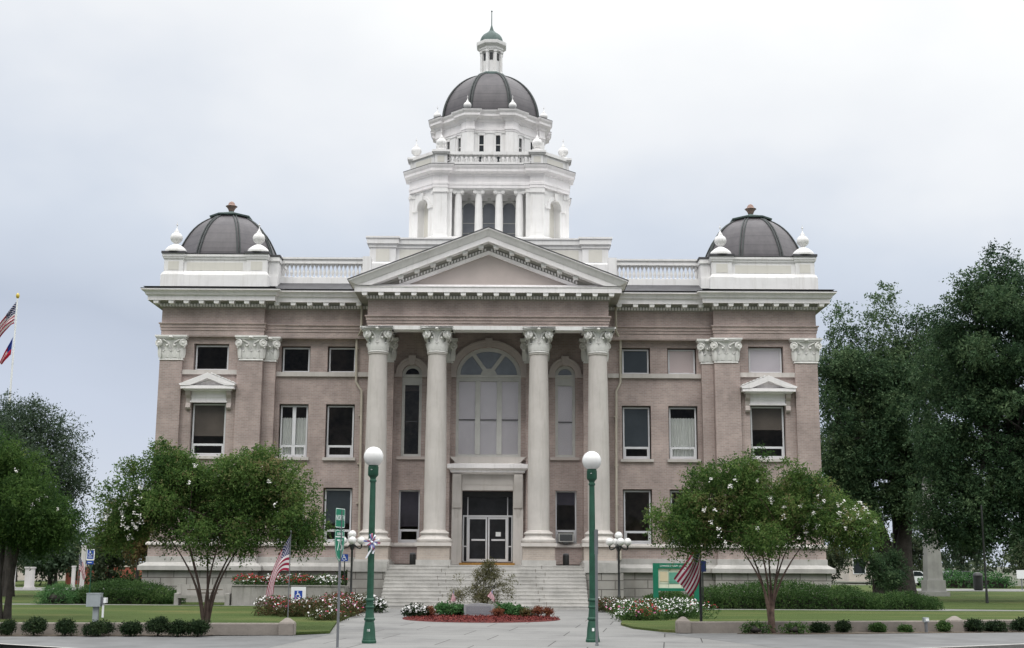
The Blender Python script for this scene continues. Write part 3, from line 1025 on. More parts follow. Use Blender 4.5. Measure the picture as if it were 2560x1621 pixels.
def pilaster_capital(hw, dep):
    """flat capital: face at y = 0, flaring forward"""
    mb = MB()
    for z0, z1, g0, g1 in ((0, .07, .045, .03), (.07, .6, .0, .0), (.6, 1.1, .0, .12)):
        a0, a1 = hw + g0, hw + g1
        vs = [(-a0, -g0, z0), (a0, -g0, z0), (a0, dep, z0), (-a0, dep, z0), (-a1, -g1, z1), (a1, -g1, z1), (a1, dep, z1), (-a1, dep, z1)]
        mb.add(vs, [(0, 3, 2, 1), (4, 5, 6, 7), (0, 1, 5, 4), (1, 2, 6, 5), (2, 3, 7, 6), (3, 0, 4, 7)])
    n = max(2, int(round(hw * 2 / .36)))
    for i in range(n):
        x = -hw + (i + .5) * 2 * hw / n
        acanthus(mb, (x, 0), 0, .36, .08, .42, .10)
    for i in range(n - 1):
        x = -hw + (i + 1) * 2 * hw / n
        acanthus(mb, (x, 0), 0, .36, .12, .68, .17)
    for s_ in (-1, 1):
        volute(mb, (s_ * (hw + .04), -.12, .88), .20, s_ * R(18))
        volute(mb, (s_ * (hw + .08), .02, .88), .18, s_ * R(80))
        acanthus(mb, (s_ * hw, .0), s_ * R(45), .34, .10, .6, .14)
        mb.tube([(s_ * .07, -.06, .6), (s_ * .14, -.10, .88), (s_ * (hw - .14), -.14, 1.05)], [.03, .045, .05], 6)
    mb.lathe([(.01, -.1), (.1, -.06), (.13, 0), (.1, .06), (.01, .1)], (0, -.19, 1.16), n=10)
    mb.box(-hw - .2, hw + .2, -.2, dep, 1.10, 1.18)
    mb.box(-hw - .25, hw + .25, -.25, dep, 1.18, 1.27)
    return mb.mesh('capital', 'capital_stone', smooth=40)


cap_main = pilaster_capital(.58, .3)
cap_thin = pilaster_capital(.30, .3)
pil = [(-16.37, YP, .58, cap_main), (-12.30, YP, .65, cap_main), (12.30, YP, .65, cap_main), (16.37, YP, .58, cap_main),
       (-11.34, 65.6, .30, cap_thin), (11.34, 65.6, .30, cap_thin),
       (-5.52, 65.62, .62, cap_main), (5.52, 65.62, .62, cap_main), (-2.45, 65.72, .5, cap_main), (2.45, 65.72, .5, cap_main)]
for x, y, hw, cm in pil:
    p = part(MB().box(x - hw, x + hw, y, y + 0.42, 3.0 if abs(x) > 6 else 2.0, 12.27), 'pilaster', 'brick')
    if hw == .65:
        x -= 0.05 * (-1 if x < 0 else 1)
    inst(cm, 'capital', p, (x, y, 12.26))
    part(MB().box(x - hw + .02, x + hw - .02, y + .02, y + .4, 13.5, 13.56), 'pilaster_top', 'brick', p)

# ---- windows
def window(x0, x1, z0, z1, y, style='fixed', fill=None, sill=True, fr='alu', bw=0.075, rail=None):
    yy = y + 0.24
    mb = MB()
    mb.box(x0, x0 + bw, yy, yy + .07, z0, z1)
    mb.box(x1 - bw, x1, yy, yy + .07, z0, z1)
    mb.box(x0 + bw, x1 - bw, yy, yy + .07, z1 - bw, z1)
    mb.box(x0 + bw, x1 - bw, yy, yy + .07, z0, z0 + bw * 1.2)
    zr = z0 + (z1 - z0) * 0.20 if rail is None else rail
    if style in ('hopper', 'double'):
        mb.box(x0 + bw, x1 - bw, yy - .01, yy + .06, zr, zr + .11)
        # inner sash of the opening light
        mb.box(x0 + bw, x0 + bw + .07, yy - .012, yy + .05, z0 + bw * 1.2, zr)
        mb.box(x1 - bw - .07, x1 - bw, yy - .012, yy + .05, z0 + bw * 1.2, zr)
        mb.box(x0 + bw + .07, x1 - bw - .07, yy - .012, yy + .05, z0 + bw * 1.2, z0 + bw * 1.2 + .07)
    if style == 'double':
        xm = (x0 + x1) / 2
        mb.box(xm - .09, xm + .09, yy - .02, yy + .055, z0 + bw * 1.2, zr)
        mb.box(xm - .09, xm + .09, yy - .02, yy + .055, zr + .11, z1 - bw)
    if style == 'sash':
        mb.box(x0 + bw, x1 - bw, yy - .01, yy + .06, zr, zr + .07)
    f = part(mb, 'window', fr)
    part(MB().add([(x0 + .02, yy + .035, z0 + .02), (x1 - .02, yy + .035, z0 + .02), (x1 - .02, yy + .035, z1 - .02), (x0 + .02, yy + .035, z1 - .02)], [(0, 1, 2, 3)]), 'pane', 'glass', f)
    if fill:
        kind, mat, a_, b_ = fill
        za, zb = z0 + (z1 - z0) * a_, z0 + (z1 - z0) * b_
        if kind == 'blind':
            part(MB().box(x0 + .02, x1 - .02, yy + .075, yy + .085, za + .02, zb - .02), 'blind', mat, f)
        else:
            c_ = MB()
            n = 48
            pts = [(x0 + (x1 - x0) * i / n, yy + .16 + .035 * math.sin(i * 1.25) + .015 * math.sin(i * 2.9)) for i in range(n + 1)]
            vs = [(px, py, za) for px, py in pts] + [(px, py, zb + .02 * math.sin(i * 1.25)) for i, (px, py) in enumerate(pts)]
            c_.add(vs, [(i, i + 1, n + 2 + i, n + 1 + i) for i in range(n)])
            part(c_, 'curtain', mat, f, 60)
    if sill:
        part(MB().box(x0 - .16, x1 + .16, y - .13, y + .26, z0 - .15, z0 - .003), 'sill', 'limestone', f)
    return f


CURT = ('curtain', 'curtain', 0.02, 0.77)
window(-XI2[1], -XI2[0], *rows[1], YW, 'double', CURT)
window(-XI1[1], -XI1[0], *rows[1], YW, 'hopper')
window(XI1[0], XI1[1], *rows[1], YW, 'hopper', ('blind', 'slate_sky_sheen', .2, 1))  # slate sheets added behind the panes imitate the reflected sky
window(XI2[0], XI2[1], *rows[1], YW, 'hopper', ('curtain', 'curtain', 0.02, 0.80))
for x0, x1, fl_ in ((-XI2[1], -XI2[0], None), (-XI1[1], -XI1[0], ('blind', 'slate_sky_sheen', .35, 1)), (XI1[0], XI1[1], None), (XI2[0], XI2[1], None)):
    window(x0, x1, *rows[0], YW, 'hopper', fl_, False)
window(-XI2[1], -XI2[0], *rows[2], YW, 'fixed', None, False)
window(-XI1[1], -XI1[0], *rows[2], YW, 'fixed', None, False)
window(XI1[0], XI1[1], *rows[2], YW, 'fixed', ('blind', 'slate_sky_sheen', 0, 1), False)
window(XI2[0], XI2[1], *rows[2], YW, 'fixed', ('blind', 'blind_pink', 0, 1), False)
for sx in (-1, 1):
    x0, x1 = sorted((sx * XP[0], sx * XP[1]))
    window(x0, x1, *rows[0], YP + .22, 'hopper', None, False)
    window(x0, x1, *rows[1], YP + .22, 'hopper', ('blind', 'shade_brown', .38 if sx < 0 else .55, 1), True)
    window(x0, x1, *rows[2], YP + .22, 'fixed', ('blind', 'blind_grey', 0, 1) if sx > 0 else None, False)
window(-4.55, -3.47, 3.05, 5.72, YW, 'hopper', ('blind', 'shade_plum', .3, 1), False, rail=3.62)
window(3.47, 4.55, 3.05, 5.72, YW, 'hopper', ('blind', 'shade_plum', .72, 1), False, rail=3.62)
# string sills under the upper windows
for x0, x1, y in ((-11.06, -6.2, YW), (6.2, 11.06, YW), (-15.8, -12.95, YP + .22), (12.95, 15.8, YP + .22)):
    part(MB().box(x0, x1, y - .12, y + .25, 11.54, 11.77), 'string_course', 'limestone')

# ---- arched windows of the portico
def ring(mb, cx, zs, r0, r1, y0, y1, n=24):
    a_, b_ = arc(cx, zs, r0[0], r0[1], n), arc(cx, zs, r1[0], r1[1], n)
    for i in range(n):
        q = [a_[i], a_[i + 1], b_[i + 1], b_[i]]
        vs = [(x, y0, z) for x, z in q] + [(x, y1, z) for x, z in q]
        mb.add(vs, [(0, 1, 2, 3), (7, 6, 5, 4), (0, 4, 5, 1), (2, 6, 7, 3)])


def arched_window(cx, hw, rz, z0, zm, zs, blind, three=False):
    yy = YW + 0.16
    mb = MB()
    b_ = .14 if three else .15
    mb.box(cx - hw, cx - hw + b_, yy, yy + .1, z0, zs)
    mb.box(cx + hw - b_, cx + hw, yy, yy + .1, z0, zs)
    mb.box(cx - hw + b_, cx + hw - b_, yy, yy + .1, z0, z0 + .14)
    mb.box(cx - hw + b_, cx + hw - b_, yy + .01, yy + .1, zm, zs)
    mb.box(cx - hw, cx + hw, yy - .05, yy + .008, zs - .13, zs)
    mb.box(cx - hw, cx + hw, yy - .03, yy + .008, zm + .02, zm + .08)
    ring(mb, cx, zs, (hw - (.2 if three else .16), rz - (.2 if three else .16)), (hw, rz), yy, yy + .1)
    zr = z0 + (zm - z0) * .485
    edges = [cx - hw + b_, cx + hw - b_]
    if three:
        t3 = 2 * hw / 3
        for k in (-1, 1):
            mb.box(cx + k * t3 / 2 - .13, cx + k * t3 / 2 + .13, yy - .02, yy + .09, z0 + .14, zm)
            # fanlight spokes
            an = R(90 + k * 32)
            p0 = (cx - 0.0 + .35 * math.cos(an), zs + .28 * math.sin(an))
            p1 = (cx + (hw - .1) * math.cos(an), zs + (rz - .1) * math.sin(an))
            nx, nz_ = math.sin(an) * .10, -math.cos(an) * .10
            mb.xz([(p0[0] - nx, p0[1] - nz_), (p1[0] - nx, p1[1] - nz_), (p1[0] + nx, p1[1] + nz_), (p0[0] + nx, p0[1] + nz_)], yy - .015, yy + .085)
        ring(mb, cx, zs, (.001, .001), (.42, .34), yy - .018, yy + .08, 12)
        lights = [(cx - hw + b_, cx - t3 / 2 - .13), (cx - t3 / 2 + .13, cx + t3 / 2 - .13), (cx + t3 / 2 + .13, cx + hw - b_)]
    else:
        lights = [(edges[0], edges[1])]
    f = part(mb, 'arched_window', 'old_frame')
    bars = MB()
    for a_, c_ in lights:
        bars.box(a_, c_, yy + .03, yy + .075, zr, zr + .05)
    part(bars, 'meeting_rail', 'lead_roof', f)
    pn = MB().box(cx - hw + .05, cx + hw - .05, yy + .055, yy + .058, z0 + .05, zm + .05)
    part(pn, 'pane', 'glass', f)
    fan = [(x, z) for x, z in arc(cx, zs, hw - .1, rz - .1, 24)]
    part(MB().add([(x, yy + .055, z) for x, z in fan], [tuple(range(len(fan)))]), 'fanlight_pane', 'glass', f)
    if blind:
        part(MB().box(cx - hw + .03, cx + hw - .03, yy + .085, yy + .095, z0, zm + .2), 'blind', 'blind_grey', f)
    if blind:
        part(MB().add([(x, yy + .09, z) for x, z in fan], [tuple(range(len(fan)))]), 'fanlight_screen', 'fan_screen', f)
    return f


arched_window(0, 1.68, 1.44, 7.42, 11.36, 11.7, True, True)
arched_window(-3.98, .52, .50, 7.42, 11.15, 11.7, False)
arched_window(3.98, .52, .50, 7.42, 11.15, 11.7, True)
for cx, r0, r1 in ((0, (1.68, 1.44), (1.98, 1.74)), (-3.98, (.52, .50), (.80, .80)), (3.98, (.52, .50), (.80, .80))):
    am = MB()
    ring(am, cx, 11.72, r0, r1, YW - .10, YW + .02)
    ring(am, cx, 11.72, (r1[0] - .07, r1[1] - .07), (r1[0] + .04, r1[1] + .04), YW - .16, YW + .02)
    am.xz([(cx - .12, 11.72 + r0[1] - .05), (cx + .12, 11.72 + r0[1] - .05), (cx + .2, 11.72 + r1[1] + .14), (cx - .2, 11.72 + r1[1] + .14)], YW - .22, YW)
    av = part(am, 'archivolt', 'stucco')
    for s_ in (-1, 1):
        x0, x1 = sorted((cx + s_ * r0[0], cx + s_ * (r1[0] + .12)))
        part(MB().box(x0, x1, YW - .13, YW + .02, 11.54, 11.72), 'impost', 'stucco', av)
part(MB().box(-4.7, -3.2, YW - .1, YW + .2, 7.27, 7.415).box(3.2, 4.7, YW - .1, YW + .2, 7.27, 7.415), 'sill_course', 'stucco')

# ---- entrance
dr = MB()
dr.box(-1.82, -1.30, YW - .22, YW + .02, 1.96, 5.68)
dr.box(1.30, 1.82, YW - .22, YW + .02, 1.96, 5.68)
dr.box(-1.82, 1.82, YW - .22, YW + .02, 5.68, 6.50)
dr.box(-1.3, 1.3, YW - .26, YW - .2, 5.70, 5.95)
dr.box(-1.3, 1.3, YW - .24, YW - .2, 5.98, 6.25)
dr.box(-1.72, 1.72, YW - .3, YW + .1, 7.05, 7.40)
ds = part(dr, 'door_surround', 'limestone')
part(MB().sweep([(0, 6.50), (.12, 6.52), (.30, 6.60), (.30, 6.68), (.46, 6.80), (.46, 7.0), (.1, 7.06), (0, 7.06)], [(-1.6, YW), (-1.6, YW - .24), (1.6, YW - .24), (1.6, YW)]), 'door_cornice', 'cornice_paint', ds)
for sx in (-1, 1):
    c_ = MB()
    c_.yz([(YW - .22, 4.78), (YW - .30, 4.82), (YW - .36, 5.1), (YW - .42, 5.6), (YW - .52, 6.1), (YW - .56, 6.42), (YW - .56, 6.5), (YW - .22, 6.5)], sx * 1.56 - .22, sx * 1.56 + .22)
    c_.yz([(YW - .22, 4.3), (YW - .30, 4.74), (YW - .22, 4.74)], sx * 1.56 - .09, sx * 1.56 + .09)
    part(c_, 'console', 'limestone', ds)
    # upswept ears on the lintel block
    part(MB().xz([(sx * 1.6, 7.06), (sx * 1.95, 7.40), (sx * 1.7, 7.40), (sx * 1.45, 7.1)], YW - .34, YW - .1), 'lintel_ear', 'limestone', ds)
yd = YW + .55
part(MB().box(-1.3, -1.28, YW + .3, yd + .2, 1.96, 5.7).box(1.28, 1.3, YW + .3, yd + .2, 1.96, 5.7).box(-1.3, 1.3, YW + .3, yd + .2, 5.40, 5.68), 'door_reveal', 'black_iron')
fr = MB()
fr.box(-1.28, 1.28, yd, yd + .1, 4.38, 4.47)
for x in (-1.28, -1.07, 1.0, 1.22):
    fr.box(x, x + .07, yd - .005, yd + .1, 2.14, 4.38)
for x in (-1.05, 1.0):
    fr.box(x, x + .05, yd + .01, yd + .1, 4.47, 5.42)
fr.box(-1.28, 1.28, yd + .002, yd + .1, 2.06, 2.14)
fr.box(-1.28, -1.07, yd + .01, yd + .09, 2.86, 2.92).box(1.07, 1.28, yd + .01, yd + .09, 2.86, 2.92)
ent = part(fr, 'entrance_frame', 'alu')
part(MB().add([(-1.28, yd + .06, 2.1), (-1.07, yd + .06, 2.1), (-1.07, yd + .06, 4.4), (-1.28, yd + .06, 4.4)], [(0, 1, 2, 3)]).add([(1.07, yd + .06, 2.1), (1.28, yd + .06, 2.1), (1.28, yd + .06, 4.4), (1.07, yd + .06, 4.4)], [(0, 1, 2, 3)]), 'sidelight', 'glass', ent)
part(MB().add([(-1.28, yd + .06, 4.45), (1.28, yd + .06, 4.45), (1.28, yd + .06, 5.42), (-1.28, yd + .06, 5.42)], [(0, 1, 2, 3)]), 'transom_pane', 'glass', ent)
for sx in (-1, 1):
    x0, x1 = sorted((sx * .02, sx * 1.0))
    d_ = MB()
    d_.box(x0, x0 + .08, yd + .02, yd + .075, 2.14, 4.37).box(x1 - .08, x1, yd + .02, yd + .075, 2.14, 4.37)
    d_.box(x0 + .08, x1 - .08, yd + .02, yd + .075, 4.27, 4.37).box(x0 + .08, x1 - .08, yd + .02, yd + .075, 2.14, 2.26)
    dd = part(d_, 'door', 'alu')
    part(MB().add([(x0, yd + .05, 2.2), (x1, yd + .05, 2.2), (x1, yd + .05, 4.3), (x0, yd + .05, 4.3)], [(0, 1, 2, 3)]), 'pane', 'glass', dd)
    part(MB().box(x0 + .18, x1 - .1, yd - .05, yd + .0, 3.17, 3.26), 'push_bar', 'alu', dd)
    if sx > 0:
        part(MB().box(x0 + .4, x1 - .32, yd + .035, yd + .045, 3.4, 3.62), 'notice', 'sign_white', dd)
part(MB().box(-1.4, 1.4, YW - .5, yd + .1, 1.95, 2.06), 'threshold', 'mat_orange')

vb = MB().box(-1.9, 1.9, 67.4, 67.5, 1.9, 5.9).box(-1.9, 1.9, 66.75, 67.4, 5.55, 5.9)  # dark sheet added behind the doors to stand in for the unlit depth
part(vb, 'dark_door_backing', 'lead_roof')
# ---- steps and portico floor
st = MB()
NS, TR = 12, 0.275
for i in range(NS):
    z1 = 1.95 * (i + 1) / NS
    y0 = 62.4 - (NS - 1 - i) * TR
    st.box(-4.745, 4.745, y0 - .012, y0 + TR, z1 - .05, z1)
    st.box(-4.735, 4.735, y0 + .004, y0 + TR, z1 - .163, z1 - .049)
st.box(-4.73, 4.73, 59.45, 66.2, -.1, .09)
st.box(-4.735, 4.735, 62.4 + TR, 66.5, 1.80, 1.949)
part(st, 'steps', 'step_stone')
jn = MB()
rng = random.Random(5)
for i in range(NS):
    z1 = 1.95 * (i + 1) / NS
    y0 = 62.4 - (NS - 1 - i) * TR
    for bx in (-2.0, 2.6):
        x = bx + (.15 if i % 2 else -.15) + rng.uniform(-.1, .1)
        jn.box(x - .008, x + .008, y0 - .016, y0 - .010, z1 - .16, z1 - .005)
part(jn, 'step_joint', 'soil')

# ---- columns
shaft_me = MB().lathe([(.60, .0), (.60, .06), (.545, .10), (.54, .16), (.54, 2.5), (.525, 4.5), (.50, 6.5), (.465, 8.4), (.455, 8.75), (.50, 8.80), (.50, 8.85), (.46, 8.88)], n=36).mesh('column', 'limestone', smooth=35)
basem = MB()
basem.lathe([(.80, .16), (.84, .19), (.87, .26), (.86, .33), (.80, .38), (.72, .42), (.66, .50), (.66, .55), (.70, .58), (.715, .63), (.69, .68), (.62, .72)], n=36)
basem.box(-.87, .87, -.87, .87, 0, .17)
base_me = basem.mesh('base', 'limestone', smooth=40)
ped_me = MB().box(-.78, .78, -.78, .78, .26, .95).mesh('pedestal', 'tan_brick')
pl_me = MB().box(-.83, .83, -.83, .83, 0, .27).mesh('plinth_block', 'step_stone')
capc = column_capital()
for x in (-5.52, -2.55, 2.55, 5.52):
    zb = 1.93
    o = inst(shaft_me, 'column', CH, (x, 63.55, zb + 1.60))
    inst(capc, 'capital', o, (x, 63.55, 12.38))
    inst(base_me, 'base', o, (x, 63.55, zb + .92))
    inst(ped_me, 'pedestal', o, (x, 63.55, zb))
    inst(pl_me, 'plinth_block', o, (x, 63.55, zb))

# ---- entablature
ENT_L = [(-16.95, 86), (-16.95, YP), (-11.64, YP), (-11.64, 65.6), (-6.03, 65.6), (-6.03, YF)]
ENT = ENT_L + [(-x, y) for x, y in reversed(ENT_L)]
part(MB().sweep([(0, 13.54), (0, 13.80), (.035, 13.82), (.035, 13.95), (.07, 13.97), (.07, 14.10), (.13, 14.15), (.13, 14.20), (.0, 14.23), (0, 15.02)], ENT, caps=False), 'frieze', 'brick')
# undersides: overhang of the wings and the portico beams and ceiling
for sx in (-1, 1):
    x0, x1 = sorted((sx * 6.03, sx * 11.64))
    part(MB().box(x0, x1, 65.61, 66.05, 13.50, 13.54), 'entablature_soffit', 'brick')
    x0, x1 = sorted((sx * 11.64, sx * 16.95))
    part(MB().box(x0, x1, YP + .01, YP + .3, 13.50, 13.54), 'entablature_soffit', 'brick')
be = MB()
be.box(-6.02, 6.02, YF + .02, 64.25, 13.60, 14.6)
be.box(-6.02, -4.95, 64.25, 66.0, 13.60, 14.6).box(4.95, 6.02, 64.25, 66.0, 13.60, 14.6)
part(be, 'portico_beam', 'cornice_paint')
part(MB().box(-5.98, 5.98, YF - .02, YF + .6, 13.50, 13.70), 'architrave_strip', 'white_paint')
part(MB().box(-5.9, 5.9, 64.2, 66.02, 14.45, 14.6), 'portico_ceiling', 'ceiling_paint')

cor = MB()
cor.sweep([(.60, 15.285), (.62, 15.285), (.62, 15.52), (.66, 15.55), (.2, 15.6), (0, 15.6)], ENT, caps=False)
# dentils, cut as a row along every front
def dentils(mb, x0, x1, y):
    n = int(round((x1 - x0) / .155))
    for i in range(n):
        x = x0 + (i + .5) * (x1 - x0) / n
        mb.box(x - .052, x + .052, y - .21, y - .085, 15.045, 15.185)


for sx in (-1, 1):
    a_, b_ = sorted((sx * 11.55, sx * 17.05))
    dentils(cor, a_, b_, YP)
    a_, b_ = sorted((sx * 6.15, sx * 11.5))
    dentils(cor, a_, b_, 65.6)
dentils(cor, -6.1, 6.1, YF)
cornice = part(cor, 'cornice', 'cornice_paint')
part(MB().sweep([(0, 15.0), (.05, 15.01), (.05, 15.06), (.09, 15.07), (.09, 15.19), (.16, 15.21), (.20, 15.29), (.61, 15.29)], ENT, caps=False), 'bed_mould', 'soffit_shade_tint', cornice)
mod_me = MB().xz([(-.14, .16), (.14, .16), (.115, .0), (-.115, .0)], -.40, .0).mesh('modillion', 'white_paint')
for x0, x1, n, y in ((-17.15, -11.7, 8, YP), (11.7, 17.15, 8, YP), (-11.0, -6.75, 6, 65.6), (6.75, 11.0, 6, 65.6), (-6.15, 6.15, 16, YF)):
    for i in range(n):
        inst(mod_me, 'modillion', cornice, (x0 + (x1 - x0) * i / (n - 1), y - .19, 15.13))
# crowning gutter mould on wings and pavilions
cym = [(.62, 15.55), (.72, 15.56), (.74, 15.63), (.79, 15.72), (.88, 15.77), (.92, 15.78), (.92, 15.85), (.0, 15.95)]
for pth in (ENT_L[:-1], [(-x, y) for x, y in reversed(ENT_L[:-1])]):
    part(MB().sweep(cym, pth), 'crown_mould', 'cornice_paint')
    part(MB().sweep([(.935, 15.845), (.935, 15.875), (.0, 15.99)], pth, caps=False), 'gutter_edge', 'lead_roof')

# ---- pediment
ZA, XE, SL = 18.56, 6.92, 0.389


def chev(mb, t0, t1, yt, yb, yback, xe=XE, zmin=15.62):
    """one raking band either side of the ridge; front face from yt (top edge) to yb (bottom edge)"""
    for sx in (-1, 1):
        def pt(x, t):
            return (sx * x, max(ZA - SL * x - t, zmin))
        xt = min(xe, (ZA - t0 - zmin) / SL)
        xb = min(xe, (ZA - t1 - zmin) / SL)
        top = [pt(0, t0), pt(xt, t0)]
        bot = [pt(0, t1), pt(xb, t1)]
        vs = [(top[0][0], yt, top[0][1]), (top[1][0], yt, top[1][1]), (bot[1][0], yb, bot[1][1]), (bot[0][0], yb, bot[0][1]),
              (top[0][0], yback, top[0][1]), (top[1][0], yback, top[1][1]), (bot[1][0], yback, bot[1][1]), (bot[0][0], yback, bot[0][1])]
        mb.add(vs, [(0, 1, 2, 3), (4, 7, 6, 5), (0, 4, 5, 1), (3, 2, 6, 7), (1, 5, 6, 2)])


pd = MB()
chev(pd, .02, .09, 61.95, 61.95, 64)
chev(pd, .09, .40, 62.0, 62.17, 64, 6.90)
chev(pd, .40, .68, 62.20, 62.20, 64, 6.7)
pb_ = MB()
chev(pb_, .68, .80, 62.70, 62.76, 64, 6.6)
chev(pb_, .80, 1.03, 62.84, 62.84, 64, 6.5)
chev(pd, 1.03, 1.20, 62.74, 62.82, 64, 6.4)
for sx in (-1, 1):      # raking dentils
    for i in range(30):
        x = .12 + i * .152
        z = ZA - SL * x - .93
        if z - .12 < 15.75:
            continue
        pd.xz([(sx * x, z + .06), (sx * (x + .09), z + .06 - SL * .09), (sx * (x + .09), z - .06 - SL * .09), (sx * x, z - .06)], 62.74, 62.83)
ped = part(pd, 'pediment', 'cornice_paint')
part(pb_, 'raking_bed', 'soffit_shade_tint', ped)
for sx in (-1, 1):
    for i in range(6):
        x = .38 + i * .80
        z = ZA - SL * x - .685
        inst(mod_me, 'modillion', ped, (sx * x, 62.74, z - .16))
part(MB().xz([(-6.2, 15.6), (6.2, 15.6), (0, 17.5)], 62.95, 63.1), 'tympanum', 'stucco', ped)
part(MB().box(-6.0, 6.0, 62.7, 63.0, 15.6, 15.76).sweep([(0.66, 15.55), (.66, 15.58), (0, 15.66)], [(-6.03, 64), (-6.03, YF), (6.03, YF), (6.03, 64)]), 'pediment_base', 'cornice_paint', ped)
rf = MB()
for sx in (-1, 1):
    rf.add([(0, 61.93, ZA + .02), (sx * 6.97, 61.93, ZA + .02 - SL * 6.97), (sx * 6.97, 69.5, ZA + .02 - SL * 6.97), (0, 69.5, ZA + .02),
            (0, 61.93, ZA - .03), (sx * 6.97, 61.93, ZA - .03 - SL * 6.97), (sx * 6.97, 69.5, ZA - .03 - SL * 6.97), (0, 69.5, ZA - .03)],
           [(0, 1, 2, 3), (4, 7, 6, 5), (0, 4, 5, 1), (1, 5, 6, 2)])
part(rf, 'portico_roof', 'lead_roof')

# ---- roofs
r_ = MB()
for sx in (-1, 1):
    r_.add([(sx * 6.0, 64.9, 15.97), (sx * 11.7, 64.9, 15.97), (sx * 11.7, 66.36, 16.6), (sx * 6.0, 66.36, 16.6)], [(0, 1, 2, 3)])
    r_.add([(sx * 11.0, 64.4, 15.98), (sx * 17.8, 64.4, 15.98), (sx * 17.8, 86, 15.98), (sx * 11.0, 86, 15.98)], [(0, 1, 2, 3)])
r_.add([(-11.8, 66.36, 16.6), (11.8, 66.36, 16.6), (11.8, 86, 16.6), (-11.8, 86, 16.6)], [(0, 1, 2, 3)])
part(r_, 'roof', 'lead_roof')

# ---- window hoods of the pavilions
for sx in (-1, 1):
    cx = sx * 14.35
    y = YP + .22
    h = MB()
    h.box(cx - .9, cx + .9, y - .10, y + .05, 10.08, 10.70)
    h.box(cx - .95, cx + .95, y - .14, y - .09, 10.08, 10.16).box(cx - .95, cx + .95, y - .13, y - .09, 10.36, 10.42)
    h.box(cx - 1.36, cx + 1.36, y - .58, y + .05, 10.74, 10.90)
    h.box(cx - 1.2, cx + 1.2, y - .45, y + .05, 10.66, 10.74)
    for s2 in (-1, 1):
        h.add([(cx, y - .62, 11.56), (cx + s2 * 1.45, y - .62, 10.98), (cx + s2 * 1.38, y - .62, 10.90), (cx + s2 * .9, y - .60, 10.905), (cx, y - .60, 11.27),
               (cx, y, 11.56), (cx + s2 * 1.45, y, 10.98), (cx + s2 * 1.38, y, 10.90), (cx + s2 * .9, y, 10.905), (cx, y, 11.27)],
              [(0, 1, 2, 3, 4), (0, 5, 6, 1), (1, 6, 7, 2), (3, 8, 9, 4)])
    h.xz([(cx - .95, 10.9), (cx + .95, 10.9), (cx, 11.29)], y - .2, y)
    hd = part(h, 'window_hood', 'cornice_paint')
    for s2 in (-1, 1):
        b = MB()
        b.yz([(y, 9.74), (y - .12, 9.72), (y - .2, 9.82), (y - .16, 9.98), (y - .1, 10.06), (y - .14, 10.3), (y - .3, 10.45), (y - .36, 10.6), (y - .36, 10.66), (y, 10.66)], cx + s2 * 1.04 - .12, cx + s2 * 1.04 + .12)
        part(b, 'bracket', 'stucco', hd)
    # ragged tin flashing on the inner slope
    fl_ = MB()
    for i in range(7):
        t = .12 + i * .125
        fl_.xz([(cx - sx * 1.45 * t, 11.585 - .58 * t), (cx - sx * 1.45 * (t + .11), 11.585 - .58 * (t + .11)), (cx - sx * 1.45 * (t + .1), 11.63 - .58 * (t + .1)), (cx - sx * 1.45 * (t + .02), 11.64 - .58 * t)], y - .63, y - .1)
    part(fl_, 'flashing', 'white_paint', hd)

# ---- urn and finial shapes
def urn_mesh(s, base=True):
    pr = []
    if base:
        pr = [(.55, 0), (.56, .10), (.50, .20), (.36, .32), (.20, .42), (.12, .46), (.11, .50)]
        z = .50
    else:
        pr = [(.20, 0), (.21, .05), (.14, .09), (.10, .14)]
        z = .14
    for i in range(1, 10):
        an = -math.pi / 2 + .35 + (math.pi - .75) * i / 9
        pr.append((.32 * math.cos(an), z + .30 + .30 * math.sin(an)))
    pr += [(.13, z + .64), (.06, z + .74), (.03, z + .82), (.02, z + .84), (.018, z + .98), (.05, z + 1.0), (.05, z + 1.04), (.014, z + 1.06), (.008, z + 1.2)]
    return MB().lathe([(r_ * s, z_ * s) for r_, z_ in pr], n=20).mesh('urn', 'white_paint', smooth=50)


urn_big, urn_small = urn_mesh(1.0, True), urn_mesh(.74, False)
urn_mid = urn_mesh(.95, False)
bal_me = MB().lathe([(.085, 0), (.085, .07), (.035, .10), (.05, .16), (.092, .28), (.08, .36), (.04, .50), (.03, .56), (.06, .60), (.065, .64), (.105, .71), (.105, .77)], n=10).mesh('baluster', 'white_paint', smooth=50)

